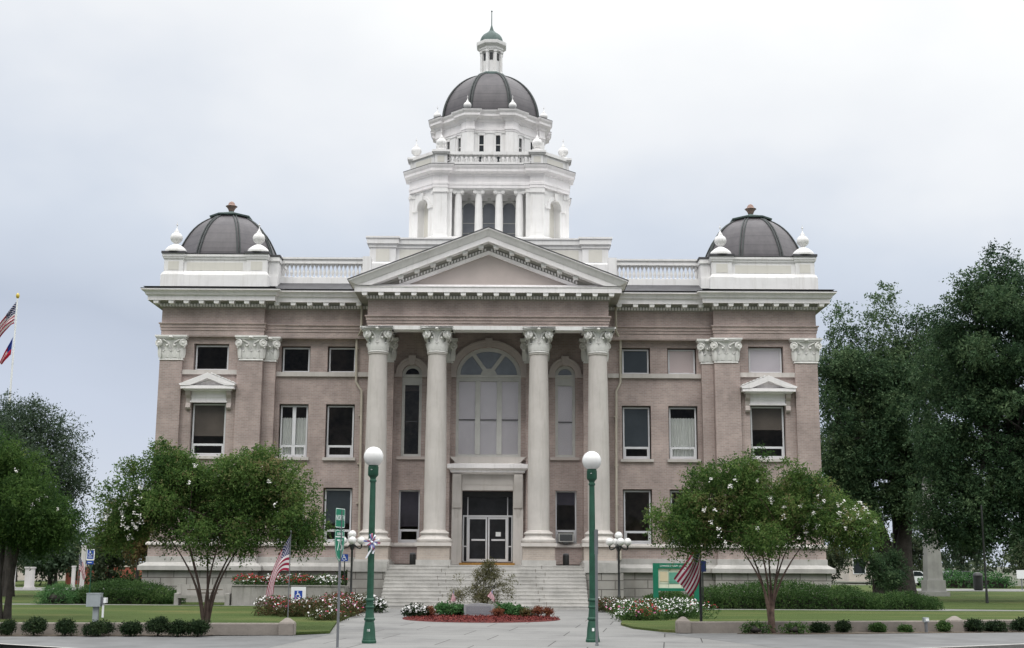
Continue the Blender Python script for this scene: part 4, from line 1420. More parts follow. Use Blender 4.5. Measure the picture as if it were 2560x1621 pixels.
# ---- pavilion parapets and domes
for sx in (-1, 1):
    x0, x1 = sorted((sx * 16.95, sx * 11.66))
    pa = MB()
    rect = [(x0, YP), (x1, YP), (x1, 72.5), (x0, 72.5)]
    pa.sweep([(-.3, 15.9), (.16, 15.95), (.16, 16.72), (.10, 16.86), (.0, 16.95), (.0, 17.55), (.05, 17.58), (.07, 17.68), (.12, 17.72), (.12, 17.84), (-.35, 17.86)], rect, True)
    # piers
    piers = [(min(sx * 16.97, sx * 15.98), max(sx * 16.97, sx * 15.98)), (min(sx * 12.66, sx * 11.62), max(sx * 12.66, sx * 11.62))]
    for a_, b_ in piers:
        pa.sweep([(.08, 15.93), (.08, 16.75), (.0, 16.93), (.0, 17.58), (.05, 17.60), (.08, 17.70), (.10, 17.72), (.10, 17.86)], [(a_, YP + .5), (a_, YP - .1), (b_, YP - .1), (b_, YP + .5)])
    # inner setback strip
    a_, b_ = sorted((sx * 11.6, sx * 11.1))
    pa.box(a_, b_, 65.55, 67.6, 15.9, 16.8).box(a_, b_, 65.62, 67.6, 16.8, 17.6).box(a_ - .06, b_ + .06, 65.53, 67.7, 17.6, 17.82)
    pp = part(pa, 'parapet', 'white_paint')
    pn = MB()
    a_, b_ = piers[0][1], piers[1][0]
    if sx > 0:
        a_, b_ = piers[1][1], piers[0][0]
    pn.box(a_ + .18, b_ - .22, YP - .012, YP + .1, 17.0, 17.42)
    for c_, d_ in piers:
        pn.box(c_ + .22, d_ - .22, YP - .112, YP, 17.0, 17.46)
    part(pn, 'parapet_panel', 'panel_paint', pp)
    cp = MB()
    for c_, d_ in piers:
        cp.box(c_ - .14, d_ + .14, YP - .26, YP + .62, 17.865, 17.98)
    cp.box(a_ - .2, b_ + .2, YP - .14, YP + .3, 17.862, 17.90)
    cp.box(min(sx * 11.66, sx * 11.0), max(sx * 11.66, sx * 11.0), 65.5, 67.8, 17.83, 17.93)
    part(cp, 'coping', 'lead_roof', pp)
    for c_, d_ in piers:
        inst(urn_big, 'urn', pp, ((c_ + d_) / 2, YP + .2, 17.98))
    for c_, d_ in piers:
        inst(urn_big, 'urn', pp, ((c_ + d_) / 2, 72.2, 17.87))
    # octagonal copper dome
    cx, cy = sx * 14.45, 68.9
    prof = [(3.15, 17.86), (3.05, 17.98), (2.86, 18.02)]
    prof += [(2.84, 18.05), (2.80, 18.30), (2.73, 18.55), (2.63, 18.82), (2.51, 19.10), (2.37, 19.38), (2.20, 19.68), (2.01, 19.95), (1.80, 20.18), (1.56, 20.39), (1.30, 20.57), (1.02, 20.72)]
    dm = part(MB().lathe(prof, (cx, cy, 0), 8, R(22.5)), 'dome', 'dome_copper')
    rb = prof[2:]
    for k in range(8):
        an = R(22.5 + 45 * k)
        mbx = MB()
        for off in (-.075, .075):
            mbx.tube([(cx + (r_ + .01) * math.cos(an) - off * math.sin(an), cy + (r_ + .01) * math.sin(an) + off * math.cos(an), z_) for r_, z_ in rb], .045, 6)
        part(mbx, 'dome_rib', 'dark_rib', dm, 50)
    part(MB().lathe([(1.0, 20.66), (1.0, 20.80)], (cx, cy, 0), 8, R(22.5)), 'dome_neck', 'dome_copper', dm)
    part(MB().lathe([(1.17, 20.77), (1.19, 20.85), (.5, 21.06), (.2, 21.14), (.14, 21.20)], (cx, cy, 0), 8, R(22.5)), 'dome_cap', 'green_copper', dm)
    part(MB().lathe([(.10, 21.16), (.15, 21.24), (.2, 21.36), (.26, 21.44), (.33, 21.50), (.20, 21.57), (.17, 21.67), (.10, 21.75), (.02, 21.79)], (cx, cy, 0), 12), 'dome_finial', 'terracotta', dm, 50)

# ---- wing balustrades
for sx in (-1, 1):
    a_, b_ = sorted((sx * 11.1, sx * 6.7))
    bb = MB()
    bb.box(a_, b_, 66.32, 66.72, 16.55, 16.90)
    bb.box(a_, b_, 66.30, 66.74, 17.66, 17.74).box(a_, b_, 66.34, 66.70, 17.74, 17.90).box(a_, b_, 66.26, 66.78, 17.90, 17.99)
    c_, d_ = sorted((sx * 6.75, sx * 6.3))
    bb.box(c_, d_, 66.25, 66.8, 16.5, 18.05)
    bo = part(bb, 'balustrade', 'white_paint')
    for i in range(20):
        inst(bal_me, 'baluster', bo, (a_ + .11 + i * (b_ - a_ - .22) / 19, 66.52, 16.89))

# ---- attic block
at_ = MB()
at_.sweep([(.1, 16.5), (.1, 17.5), (.0, 17.6), (0, 19.3), (.06, 19.34), (.06, 19.48), (.16, 19.54), (.16, 19.78), (.22, 19.82), (.22, 19.90), (-.4, 19.92)], [(-6.6, 69.6), (6.4, 69.6), (6.4, 83), (-6.6, 83)], True)
for a_, b_ in ((-6.75, -5.3), (5.1, 6.55)):
    at_.sweep([(.1, 16.5), (.1, 18.4), (.0, 18.5), (0, 19.3), (.06, 19.34), (.06, 19.48), (.16, 19.54), (.16, 19.80), (.22, 19.84), (.22, 19.94), (-.2, 19.96)], [(a_, 70.5), (a_, 69.42), (b_, 69.42), (b_, 70.5)])
at_.add([(-6.6, 69.6, 19.915), (6.4, 69.6, 19.915), (6.4, 83, 19.915), (-6.6, 83, 19.915)], [(0, 1, 2, 3)])
ao = part(at_, 'attic', 'white_paint')
part(MB().box(-6.4, -5.65, 69.405, 69.5, 18.55, 19.25).box(5.45, 6.2, 69.405, 69.5, 18.55, 19.25).box(-5.1, 4.9, 69.585, 69.7, 18.4, 19.25), 'attic_panel', 'panel_paint', ao)
# flood lamps seen over the ridge
fl_ = MB()
for x in (-1.15, 1.05):
    fl_.lathe([(.05, 0), (.2, .05), (.24, .14), (.2, .22), (.05, .26)], (x, 69.0, 18.55), 12).box(x - .03, x + .03, 68.95, 69.05, 17.9, 18.6)
part(fl_, 'flood_lamp', 'white_paint', None, 50)

# ================================================================== THE CLOCKLESS TOWER
TX, TY = -0.17, 75.5
H_, C_ = 4.47, 1.30
A_ = H_ - C_


def rot4(pts, n=4):
    out = []
    for k in range(n):
        an = k * 2 * math.pi / n
        for x, y in pts:
            out.append((TX + x * math.cos(an) - y * math.sin(an), TY + x * math.sin(an) + y * math.cos(an)))
    return out


def face(mb_v, az):
    """turn a face built at the tower centre line, facing -y, by az"""
    ca, sa = math.cos(az), math.sin(az)
    return [(TX + x * ca - y * sa, TY + x * sa + y * ca, z) for x, y, z in mb_v]


PW, PB = .78, .19
bump = rot4([(-A_, -H_ - PB), (-A_ + PW, -H_ - PB), (-A_ + PW, -H_), (A_ - PW, -H_), (A_ - PW, -H_ - PB), (A_, -H_ - PB)])
plain = rot4([(-A_, -H_), (A_, -H_)])
tw = MB()
tw.sweep([(.1, 19.9), (.1, 20.35), (.0, 20.4)], bump, True)
# piers
for k in range(4):
    az = k * math.pi / 2
    for s_ in (-1, 1):
        a0, a1 = sorted((s_ * A_, s_ * (A_ - PW)))
        sub = MB().box(a0, a1, -H_ - PB, -H_ + .7, 19.9, 23.3)
        sub.box(a0 - .07, a1 + .07, -H_ - PB - .07, -H_ + .6, 22.98, 23.07).box(a0 - .04, a1 + .04, -H_ - PB - .04, -H_ + .6, 23.07, 23.22)
        b0, b1 = sorted((s_ * (A_ - PW), s_ * (A_ - PW - .26)))     # anta beside the loggia
        sub.box(b0, b1, -H_ + .02, -H_ + .7, 19.9, 23.05).box(b0 - .04, b1 + .04, -H_ - .02, -H_ + .7, 23.05, 23.22)
        sub.box(a0 + .16, a1 - .16, -H_ - PB - .015, -H_ - PB, 20.6, 22.8)
        tw.add(face(sub.v, az), sub.f)
    # back wall and soffit of the loggia
    sub = MB().box(-A_ + .3, A_ - .3, -H_ + 1.15, -H_ + 1.2, 19.9, 20.3)
    sub.box(-A_ + .3, A_ - .3, -H_ + .02, -H_ + 1.2, 23.22, 23.3)
    hs = [(cx - .42, cx + .42, 20.3, 22.85) for cx in (-1.17, 0, 1.17)]
    sub.wall(-A_ + .3, A_ - .3, 20.3, 23.25, -H_ + 1.15, hs, .2)
    tw.add(face(sub.v, az), sub.f)
    # niche wall on the chamfer
    az2 = az + math.pi / 4
    dist = (A_ + H_) / math.sqrt(2)
    hw = C_ / math.sqrt(2) * 1.0
    hw = math.hypot(C_, C_) / 2
    sub = MB().wall(-hw, hw, 19.9, 23.3, -dist, [(-.46, .46, 19.9, 22.75)], .55)
    spandrel(sub, 0, 22.28, .46, .47, -dist - .001, .5)
    sub.box(-.46, .46, -dist + .5, -dist + .55, 19.9, 22.8)
    ring(sub, 0, 22.28, (.46, .47), (.64, .66), -dist - .07, -dist + .02, 14)
    sub.xz([(-.08, 22.68), (.08, 22.68), (.14, 23.12), (-.14, 23.12)], -dist - .14, -dist)
    for s_ in (-1, 1):
        q0, q1 = sorted((s_ * .46, s_ * .84))
        sub.box(q0, q1, -dist - .09, -dist + .15, 22.12, 22.28)
        sub.box(s_ * (hw - .06) - .16, s_ * (hw - .06) + .16, -dist - .05, -dist, 22.95, 23.25)
    tw.add(face(sub.v, az2), sub.f)
tower = part(tw, 'belvedere', 'white_paint')
for k in range(4):
    nic = MB()
    sub = MB().box(-.45, .45, -dist + .485, -dist + .5, 19.9, 22.7)
    nic.add(face(sub.v, k * math.pi / 2 + math.pi / 4), sub.f)
    part(nic, 'niche_panel', 'panel_paint', tower)
# loggia columns, ionic
ic = MB().lathe([(.30, 0), (.30, .08), (.26, .14), (.27, .18), (.235, .22), (.23, 1.2), (.205, 2.3), (.195, 2.78), (.22, 2.80), (.22, 2.84), (.2, 2.86)], n=20)
for s_ in (-1, 1):
    ic.tube([(s_ * .22, -.24, 2.90), (s_ * .22, .24, 2.90)], .115, 12)
    ic.tube([(s_ * .22, -.26, 2.90), (s_ * .22, .26, 2.90)], .05, 10)
ic.box(-.24, .24, -.2, .2, 2.86, 3.0).box(-.31, .31, -.26, .26, 3.0, 3.08)
ic_me = ic.mesh('loggia_column', 'white_paint', smooth=40)
for k in range(4):
    az = k * math.pi / 2
    for i in range(4):
        x = -1.76 + i * 1.173
        q = face([(x, -H_ + .32, 20.2)], az)[0]
        inst(ic_me, 'loggia_column', tower, q, az)
    for cx in (-1.17, 0, 1.17):
        sub = MB()
        sub.add([(cx - .41, -H_ + 1.3, 20.3), (cx + .41, -H_ + 1.3, 20.3), (cx + .41, -H_ + 1.3, 22.8), (cx - .41, -H_ + 1.3, 22.8)], [(0, 1, 2, 3)])
        m2 = MB()
        m2.add(face(sub.v, az), sub.f)
        po = part(m2, 'louvre_pane', 'louvre_grey', tower)
    bk = MB().box(-2.2, 2.2, -H_ + 1.6, -H_ + 1.62, 20, 23.2)
    m2 = MB()
    m2.add(face(bk.v, az), bk.f)
    part(m2, 'tower_room', 'interior', tower)
    mu = MB()
    for cx in (-1.17, 0, 1.17):
        for z in (20.9, 21.5):
            mu.box(cx - .35, cx + .35, -H_ + 1.27, -H_ + 1.295, z, z + .04)
        mu.box(cx - .42, cx - .35, -H_ + 1.26, -H_ + 1.32, 20.3, 22.4).box(cx + .35, cx + .42, -H_ + 1.26, -H_ + 1.32, 20.3, 22.4)
        ring(mu, cx, 22.4, (.35, .34), (.48, .46), -H_ + 1.12, -H_ + 1.32, 12)
        # spandrels above the arch
        pts = arc(cx, 22.4, .42, .42, 12)
        for i in range(12):
            (xa, za), (xb, zb) = pts[i], pts[i + 1]
            mu.add([(xa, -H_ + 1.25, za), (xb, -H_ + 1.25, zb), (xb, -H_ + 1.25, 22.86), (xa, -H_ + 1.25, 22.86)], [(0, 1, 2, 3)])
        mu.xz([(cx - .06, 22.7), (cx + .06, 22.7), (cx + .1, 23.0), (cx - .1, 23.0)], -H_ + 1.08, -H_ + 1.2)
    m2 = MB()
    m2.add(face(mu.v, az), mu.f)
    part(m2, 'louvre_frame', 'old_frame', tower)
# entablature, parapet
part(MB().sweep([(-.3, 23.28), (.03, 23.28), (.03, 23.44), (.06, 23.46), (.06, 23.60), (.02, 23.62), (.02, 24.0), (.08, 24.02), (.10, 24.10), (.16, 24.14), (.30, 24.20), (.30, 24.34), (.37, 24.46), (.39, 24.52), (.39, 24.56), (-.3, 24.60)], bump, True), 'tower_cornice', 'cornice_paint', tower)
part(MB().sweep([(.405, 24.555), (.405, 24.585), (-.3, 24.62)], bump, True), 'tower_gutter', 'lead_roof', tower)
tp = MB()
for k in range(4):
    az = k * math.pi / 2
    sub = MB()
    for s_ in (-1, 1):
        a0, a1 = sorted((s_ * A_, s_ * (A_ - PW)))
        sub.box(a0 + .04, a1 - .04, -H_ - PB, -H_ + .5, 24.6, 25.28).box(a0 - .05, a1 + .05, -H_ - PB - .1, -H_ + .55, 25.28, 25.36).box(a0 - .12, a1 + .12, -H_ - PB - .17, -H_ + .6, 25.36, 25.48)
        # pedestal of the urn
        xm = (a0 + a1) / 2
        sub.box(xm - .3, xm + .3, -H_ - .1, -H_ + .4, 25.48, 25.60)
    sub.box(-A_ + PW, A_ - PW, -H_ - .02, -H_ + .34, 24.6, 24.82)
    sub.box(-A_ + PW, A_ - PW, -H_ - .05, -H_ + .36, 25.28, 25.46)
    tp.add(face(sub.v, az), sub.f)
    sub = MB().box(-hw, hw, -dist, -dist + .4, 24.6, 25.28).box(-hw - .02, hw + .02, -dist - .1, -dist + .45, 25.282, 25.472)
    sub.box(-hw + .2, hw - .2, -dist - .012, -dist, 24.78, 25.16)
    tp.add(face(sub.v, az + math.pi / 4), sub.f)
tpo = part(tp, 'tower_parapet', 'white_paint', tower)
for k in range(4):
    for s_ in (-1, 1):
        xm = s_ * (A_ - PW / 2)
        sub = MB().box(xm - .2, xm + .2, -H_ - PB - .012, -H_, 24.78, 25.14)
        pnl = MB()
        pnl.add(face(sub.v, k * math.pi / 2), sub.f)
        part(pnl, 'tower_panel', 'panel_paint', tower)
    sub = MB().box(-hw + .25, hw - .25, -dist - .02, -dist, 24.8, 25.14)
    pnl = MB()
    pnl.add(face(sub.v, k * math.pi / 2 + math.pi / 4), sub.f)
    part(pnl, 'tower_panel', 'panel_paint', tower)
bal2 = MB().lathe([(.08, 0), (.08, .05), (.045, .07), (.09, .18), (.085, .24), (.045, .33), (.075, .40), (.09, .44), (.09, .47)], n=8).mesh('baluster', 'white_paint', smooth=50)
for k in (0, 1, 3):
    az = k * math.pi / 2
    for i in range(18):
        x = -A_ + PW + .14 + i * (2 * (A_ - PW) - .28) / 17
        inst(bal2, 'baluster', tower, face([(x, -H_ + .15, 24.815)], az)[0], az)
for k in range(4):
    for s_ in (-1, 1):
        inst(urn_mid, 'urn', tower, face([(s_ * (A_ - PW / 2), -H_ + .12, 25.6)], k * math.pi / 2)[0])
part(MB().add([(x, y, 24.61) for x, y in plain], [tuple(range(8))]), 'tower_deck', 'lead_roof', tower)

# ---- octagonal drum
AP = 3.08
SH = AP * math.tan(R(22.5))
dw = MB()
glassm = []
for k in range(8):
    az = k * math.pi / 4
    wx = [(-.62, -.36), (.36, .62)]
    sub = MB().wall(-SH, SH, 24.6, 27.3, -AP, [(a_, b_, 25.3, 26.95) for a_, b_ in wx], .16)
    sub.box(-.22, .22, -AP - .06, -AP, 24.6, 27.05)
    for s_ in (-1, 1):
        sub.box(s_ * .86 - .12, s_ * .86 + .12, -AP - .05, -AP, 24.6, 27.05)
    for xx in (-.22, .22, -.86, .86):
        pass
    for xm, ww in ((0, .28), (-.86, .17), (.86, .17)):
        sub.box(xm - ww, xm + ww, -AP - .1, -AP, 27.05, 27.16)
    dw.add(face(sub.v, az), sub.f)
    for a_, b_ in wx:
        sub = MB().box(a_, b_, -AP + .13, -AP + .14, 25.3, 26.95)
        gm = MB()
        gm.add(face(sub.v, az), sub.f)
        glassm.append(gm)
        sub = MB().box(a_ - .01, b_ + .01, -AP + .09, -AP + .12, 25.78, 25.83).box(a_ - .01, b_ + .01, -AP + .09, -AP + .12, 26.35, 26.40)
        dw.add(face(sub.v, az), sub.f)
dpth = []
wv, bv = .34, .20
RV = (AP + bv) / math.cos(R(22.5))
sh2 = (AP + bv) * math.tan(R(22.5))
seg = [(-sh2, -AP - bv), (-SH + wv, -AP - bv), (-SH + wv, -AP), (SH - wv, -AP), (SH - wv, -AP - bv)]
dpth = rot4(seg, 8)
# corner piers follow the breaks
for k in range(8):
    az = k * math.pi / 4 + R(22.5)
    q = (AP + bv) / math.cos(R(22.5))
    loc_ = []
    for s_ in (-1, 1):
        pass
    ca, sa = math.cos(R(22.5)), math.sin(R(22.5))
    # vertex at (0,-q); edges run at +-22.5 deg
    l_ = wv + (sh2 - SH)
    v0 = (0, -q)
    vL = (-l_ * ca, -q + l_ * sa)
    vR = (l_ * ca, -q + l_ * sa)
    iL = (vL[0] + .4 * sa, vL[1] + .4 * ca)
    iR = (vR[0] - .4 * sa, vR[1] + .4 * ca)
    sub = MB().prism([v0, vR, iR, (0, -q + .7), iL, vL], 24.6, 27.3)
    dw.add(face(sub.v, az), sub.f)
drum = part(dw, 'drum', 'white_paint')
for gm in glassm:
    part(gm, 'drum_window', 'car_glass', drum)
part(MB().sweep([(-.3, 27.14), (.03, 27.14), (.03, 27.22), (.07, 27.25), (.07, 27.38), (.03, 27.40), (.03, 27.74), (.09, 27.77), (.13, 27.9), (.22, 27.95), (.36, 28.02), (.36, 28.16), (.45, 28.28), (.47, 28.34), (.47, 28.38), (-.3, 28.42)], dpth, True), 'drum_cornice', 'cornice_paint', drum)
part(MB().sweep([(.485, 28.375), (.485, 28.40), (-.4, 28.44)], dpth, True), 'drum_gutter', 'lead_roof', drum)
for k in range(8):
    an = R(22.5 + 45 * k)
    inst(urn_small, 'urn', drum, (TX + 3.5 * math.cos(an), TY + 3.5 * math.sin(an), 28.4))
# ---- great dome
prof = [(3.25, 28.38), (3.18, 28.5)]
for i in range(19):
    an = R(1 + 75 * i / 18)
    prof.append((3.12 * math.cos(an), 28.5 + 3.32 * math.sin(an)))
dome = part(MB().lathe(prof, (TX, TY, 0), 8, R(22.5)), 'dome', 'dome_copper')
for k in range(8):
    an = R(22.5 + 45 * k)
    mbx = MB()
    for off in (-.075, .075):
        mbx.tube([(TX + (r_ + .01) * math.cos(an) - off * math.sin(an), TY + (r_ + .01) * math.sin(an) + off * math.cos(an), z_) for r_, z_ in prof[1:]], .06, 6)
    part(mbx, 'dome_rib', 'dark_rib', dome, 50)
part(MB().lathe([(.92, 31.66), (.92, 31.76), (.84, 31.86), (.7, 31.88)], (TX, TY, 0), 8, R(22.5)), 'dome_collar', 'green_copper', dome)
# ---- lantern
ln_ = MB()
ln_.lathe([(.60, 31.86), (.60, 33.34)], (TX, TY, 0), 8, R(22.5))
for k in range(8):
    an = R(22.5 + 45 * k)
    ln_.lathe([(.13, 31.86), (.13, 31.95), (.105, 31.98), (.095, 33.18), (.13, 33.22), (.13, 33.32)], (TX + .64 * math.cos(an), TY + .64 * math.sin(an), 0), 10)
ln_.lathe([(.76, 33.30), (.76, 33.38), (.80, 33.42), (.80, 33.56), (.90, 33.62), (.98, 33.70), (1.0, 33.82), (1.0, 33.90), (.7, 33.96)], (TX, TY, 0), 8, R(22.5))
lan = part(ln_, 'lantern', 'white_paint', None, 30)
lw = MB()
for k in range(8):
    sub = MB().box(-.10, .10, -.575, -.54, 32.72, 33.18)
    lw.add(face(sub.v, k * math.pi / 4), sub.f)
part(lw, 'lantern_opening', 'black_iron', lan)
part(MB().lathe([(.78, 33.92), (.77, 34.02), (.73, 34.18), (.66, 34.34), (.54, 34.50), (.40, 34.62), (.26, 34.72), (.15, 34.84), (.10, 34.98), (.06, 35.12), (.035, 35.22), (.03, 36.12), (.06, 36.13), (.06, 36.17), (.02, 36.2)], (TX, TY, 0), 8, R(22.5)), 'cupola_spire', 'green_copper', lan)

# ---- downspouts
for pts in ([(-6.62, 65.35, 15.2), (-6.62, 65.4, 13.9), (-6.9, 65.8, 13.5), (-6.88, 65.86, 11.25), (-6.58, 65.86, 10.8), (-6.5, 65.86, 3.1), (-6.45, 65.5, 2.9), (-6.45, 65.42, 2.2)],
            [(6.6, 65.35, 15.2), (6.6, 65.4, 13.95), (6.86, 65.8, 13.5), (6.84, 65.86, 11.3), (6.62, 65.86, 10.85), (6.56, 65.86, 3.6), (6.72, 65.6, 3.2), (6.7, 65.42, 2.25)]):
    d_ = MB().tube(pts, .065, 8)
    for z in (13.0, 9.5, 7.0, 5.0):
        x = pts[3][0] if z > 11 else pts[4][0] - .03
        d_.box(x - .1, x + .1, 65.84, 66, z, z + .05)
    part(d_, 'downspout', 'gutter', None, 40)
# moss stain pipe hole in the pedestal
part(MB().lathe([(.05, 0), (.05, .01)], (0, 0, 0), 10), 'vent_hole', 'black_iron') if False else None

# ================================================================== STREET FURNITURE AND SMALL THINGS
def kid(mb, name, mats, parent, smooth=None):
    return mb.build(name, mats, parent, WP[parent.name] if False else (0, 0, 0), smooth)


# ---- kerb walls with end blocks
def wall_run(pts, h, t, label):
    mb = MB()
    off = [(0, 0.0), (0, h - .03), (.02, h), (t - .02, h), (t, h - .03), (t, 0.0)]
    mb.sweep([(-o, z) for o, z in off], pts)
    o = mb.build('garden_wall', 'wall_stone')
    tag(o, label, 'wall', 'low stone walls edging the lawns')
    return o


wall_run([(-45, 41.1), (-30, 38.55), (-12.9, 36.95), (-5.40, 37.42)], .34, .26, 'low brown stone wall along the lawn behind the clipped bushes')
wall_run([(6.65, 39.72), (14.98, 41.36)], .34, .26, 'low brown stone wall running from the end block past the right crape myrtle')
wall_run([(15.46, 41.46), (20, 42.35), (50, 52)], .36, .26, 'low brown stone wall beyond the half hidden block at far right')
for (x, y, s_), lb in (((-5.17, 37.52, .44), 'squat stone end block with pointed top beside the hanging flag on the left'),
                       ((6.43, 39.78, .43), 'squat stone end block with pointed top by the flower bed on the right'),
                       ((15.22, 41.42, .46), 'stone block with pointed top half hidden among the bushes at far right')):
    mb = MB()
    a_ = s_ / 2
    mb.add([(x - a_, y - a_, 0), (x + a_, y - a_, 0), (x + a_, y + a_, 0), (x - a_, y + a_, 0),
            (x - a_, y - a_, .35), (x + a_, y - a_, .35), (x + a_, y + a_, .35), (x - a_, y + a_, .35),
            (x - .05, y - .05, .49), (x + .05, y - .05, .49), (x + .05, y + .05, .49), (x - .05, y + .05, .49)],
           [(0, 3, 2, 1), (0, 1, 5, 4), (1, 2, 6, 5), (2, 3, 7, 6), (3, 0, 4, 7), (4, 5, 9, 8), (5, 6, 10, 9), (6, 7, 11, 10), (7, 4, 8, 11), (8, 9, 10, 11)])
    o = mb.mesh('end_block', 'wall_stone')
    bv = bmesh.new()
    bv.from_mesh(o)
    bmesh.ops.bevel(bv, geom=bv.edges[:], offset=.018, segments=2, affect='EDGES')
    bv.to_mesh(o)
    bv.free()
    tag(link('end_block', o), lb, 'stone block', 'stone end blocks of the garden walls')

# ---- green street lamps
def street_lamp(loc, label):
    t = thing('street_lamp', label, 'street lamp', loc, 'green street lamps with white globes')
    x, y, z = loc
    c = (x, y, 0)
    kid(MB().lathe([(.185, 0), (.19, .03), (.19, .06), (.175, .08), (.175, .11), (.165, .13), (.150, .35), (.125, .52), (.115, .56), (.14, .58), (.145, .62), (.12, .65), (.105, .78), (.10, .88), (.12, .90), (.12, .93), (.098, .95), (.095, 1.06), (.115, 1.08), (.115, 1.11), (.09, 1.14)], c, 20), 'base', 'lamp_green', t, 30)
    kid(MB().lathe([(.088, 1.13), (.086, 2.2), (.080, 3.4), (.073, 4.12), (.073, 4.14), (.092, 4.16), (.092, 4.20), (.075, 4.22), (.075, 4.26)], c, 20), 'post', 'lamp_green', t, 30)
    kid(MB().lathe([(.078, 4.24), (.085, 4.27), (.125, 4.31), (.14, 4.34), (.14, 4.55), (.128, 4.565), (.13, 4.60)], c, 20), 'collar', 'lamp_green', t, 30)
    kid(MB().lathe([(.02, -.02), (.022, 0), (.02, .02)], (0, 0, 0), 8).__class__().lathe([(.001, 0), (.02, .002), (.024, .012), (.001, .02)], (x - .03, y - .148, 4.46), 10), 'collar_stud', 'alu', t)
    gl = [(.125, 4.585)]
    for i in range(2, 23):
        an = R(-90 + 180 * i / 22.0)
        gl.append((.262 * math.cos(an), 4.82 + .262 * math.sin(an)))
    gl = [g for g in gl if g[0] > .0001]
    kid(MB().lathe(gl, c, 32), 'globe', 'opal', t, 60)
    return t


lampL = street_lamp((-2.46, 34.1, 0), 'green street lamp with a white globe and a ribbon bow tied to its post')
text_mesh('number_mark', '18', .09, 'sign_white', lampL, (-2.47, 33.945, .33))
lampR = street_lamp((3.40, 35.1, 0), 'green street lamp with a white globe standing behind a thin grey pole')
mk = MB().box(3.37, 3.43, 34.935, 34.95, .29, .37)
kid(mk, 'number_plate', 'sign_white', lampR)

# ribbon bow
bow = thing('ribbon_bow', 'red, white and blue ribbon bow tied round the left green lamp post', 'bow', (-2.42, 33.98, 2.58))
rng = random.Random(3)
for nm, mt, k0 in (('blue_loop', 'ribbon_blue', 0), ('white_loop', 'ribbon_white', 1), ('red_loop', 'ribbon_red', 2)):
    mb = MB()
    for i in range(k0, 18, 3):
        an = i * 2 * math.pi / 18 + rng.uniform(-.25, .25)
        ln = rng.uniform(.11, .23)
        w_ = rng.uniform(.014, .024)
        cx, cz = -2.42, 2.58
        px, pz = math.cos(an), math.sin(an)
        qx, qz = -pz, px
        ring_ = []
        for t, o_, d_ in ((.0, 0, .02), (.35, .02, .07), (.8, .01, .09), (1.0, 0, .05), (.8, -.01, .02), (.3, 0, .01)):
            for s_ in (-1, 1):
                ring_.append((cx + px * ln * t + qx * s_ * w_, 33.98 - d_ - .02, cz + pz * ln * t + qz * s_ * w_))
        mb.add(ring_, [(2 * j, 2 * j + 1, 2 * j + 3, 2 * j + 2) for j in range(5)])
    kid(mb, nm, mt, bow, 60)
mb = MB()
for pts in ([(-2.40, 33.93, 2.58), (-2.42, 33.92, 2.42), (-2.50, 33.93, 2.30), (-2.58, 33.95, 2.16)], [(-2.42, 33.93, 2.58), (-2.36, 33.92, 2.40), (-2.40, 33.92, 2.28)]):
    vs = []
    for p in pts:
        vs += [(p[0] - .025, p[1], p[2]), (p[0] + .025, p[1] - .01, p[2])]
    mb.add(vs, [(2 * j, 2 * j + 1, 2 * j + 3, 2 * j + 2) for j in range(len(pts) - 1)])
kid(mb, 'tail', 'ribbon_white', bow, 60)
kid(MB().lathe([(.001, -.03), (.03, -.015), (.035, 0), (.03, .015), (.001, .03)], (-2.42, 33.87, 2.58), 12), 'knot', 'ribbon_white', bow, 60)

# ---- five-globe lamps by the steps
def cluster_lamp(loc, label):
    t = thing('cluster_lamp', label, 'lamp', loc, 'black lamps with clustered white globes by the steps')
    x, y, z = loc
    kid(MB().lathe([(.17, .0), (.17, .08), (.12, .14), (.10, .38), (.085, .42), (.095, .46), (.06, .52), (.05, 1.2), (.05, 2.5), (.08, 2.55), (.10, 2.66), (.16, 2.72), (.16, 2.76), (.07, 2.82), (.06, 3.02), (.09, 3.05)], (x, y, z), 14), 'pole', 'black_iron', t, 40)
    for k in range(4):
        an = k * math.pi / 2 + R(8)
        ux, uy = math.cos(an), math.sin(an)
        mb = MB()
        mb.tube([(x + ux * d_, y + uy * d_, z + h) for d_, h in ((.05, 2.72), (.16, 2.70), (.26, 2.62), (.37, 2.59), (.43, 2.65), (.43, 2.80))], [.035, .035, .032, .03, .03, .05], 8)
        a_ = kid(mb, 'arm', 'black_iron', t, 50)
        g = [(.05, 2.78)] + [(.183 * math.cos(R(q)), 2.955 + .183 * math.sin(R(q))) for q in range(-66, 90, 11)]
        kid(MB().lathe(g, (x + ux * .43, y + uy * .43, z), 20), 'globe', 'opal', a_, 60)
    g = [(.05, 3.06)] + [(.183 * math.cos(R(q)), 3.245 + .183 * math.sin(R(q))) for q in range(-66, 90, 11)]
    kid(MB().lathe(g, (x, y, z), 20), 'globe', 'opal', t, 60)
    return t


cluster_lamp((-6.2, 60.6, .10), 'black iron lamp with clustered white globes left of the steps')
cluster_lamp((6.23, 60.6, .10), 'black iron lamp with clustered white globes right of the steps')

# ---- route sign on the pavement
rs = thing('route_sign', 'narrow green route shield and NORTH plate on a grey post', 'road sign', (-3.04, 32.3, 0))
kid(MB().box(-3.07, -3.01, 32.29, 32.33, 0, 3.33), 'post', 'galv', rs)
az = R(75)


def turned(mb, c, rz, lift=0):
    ca, sa = math.cos(rz), math.sin(rz)
    out = MB()
    out.f, out.m = list(mb.f), list(mb.m)
    out.v = [(c[0] + x * ca - y * sa, c[1] + x * sa + y * ca, z) for x, y, z in mb.v]
    return out


sc = (-3.055, 32.24)


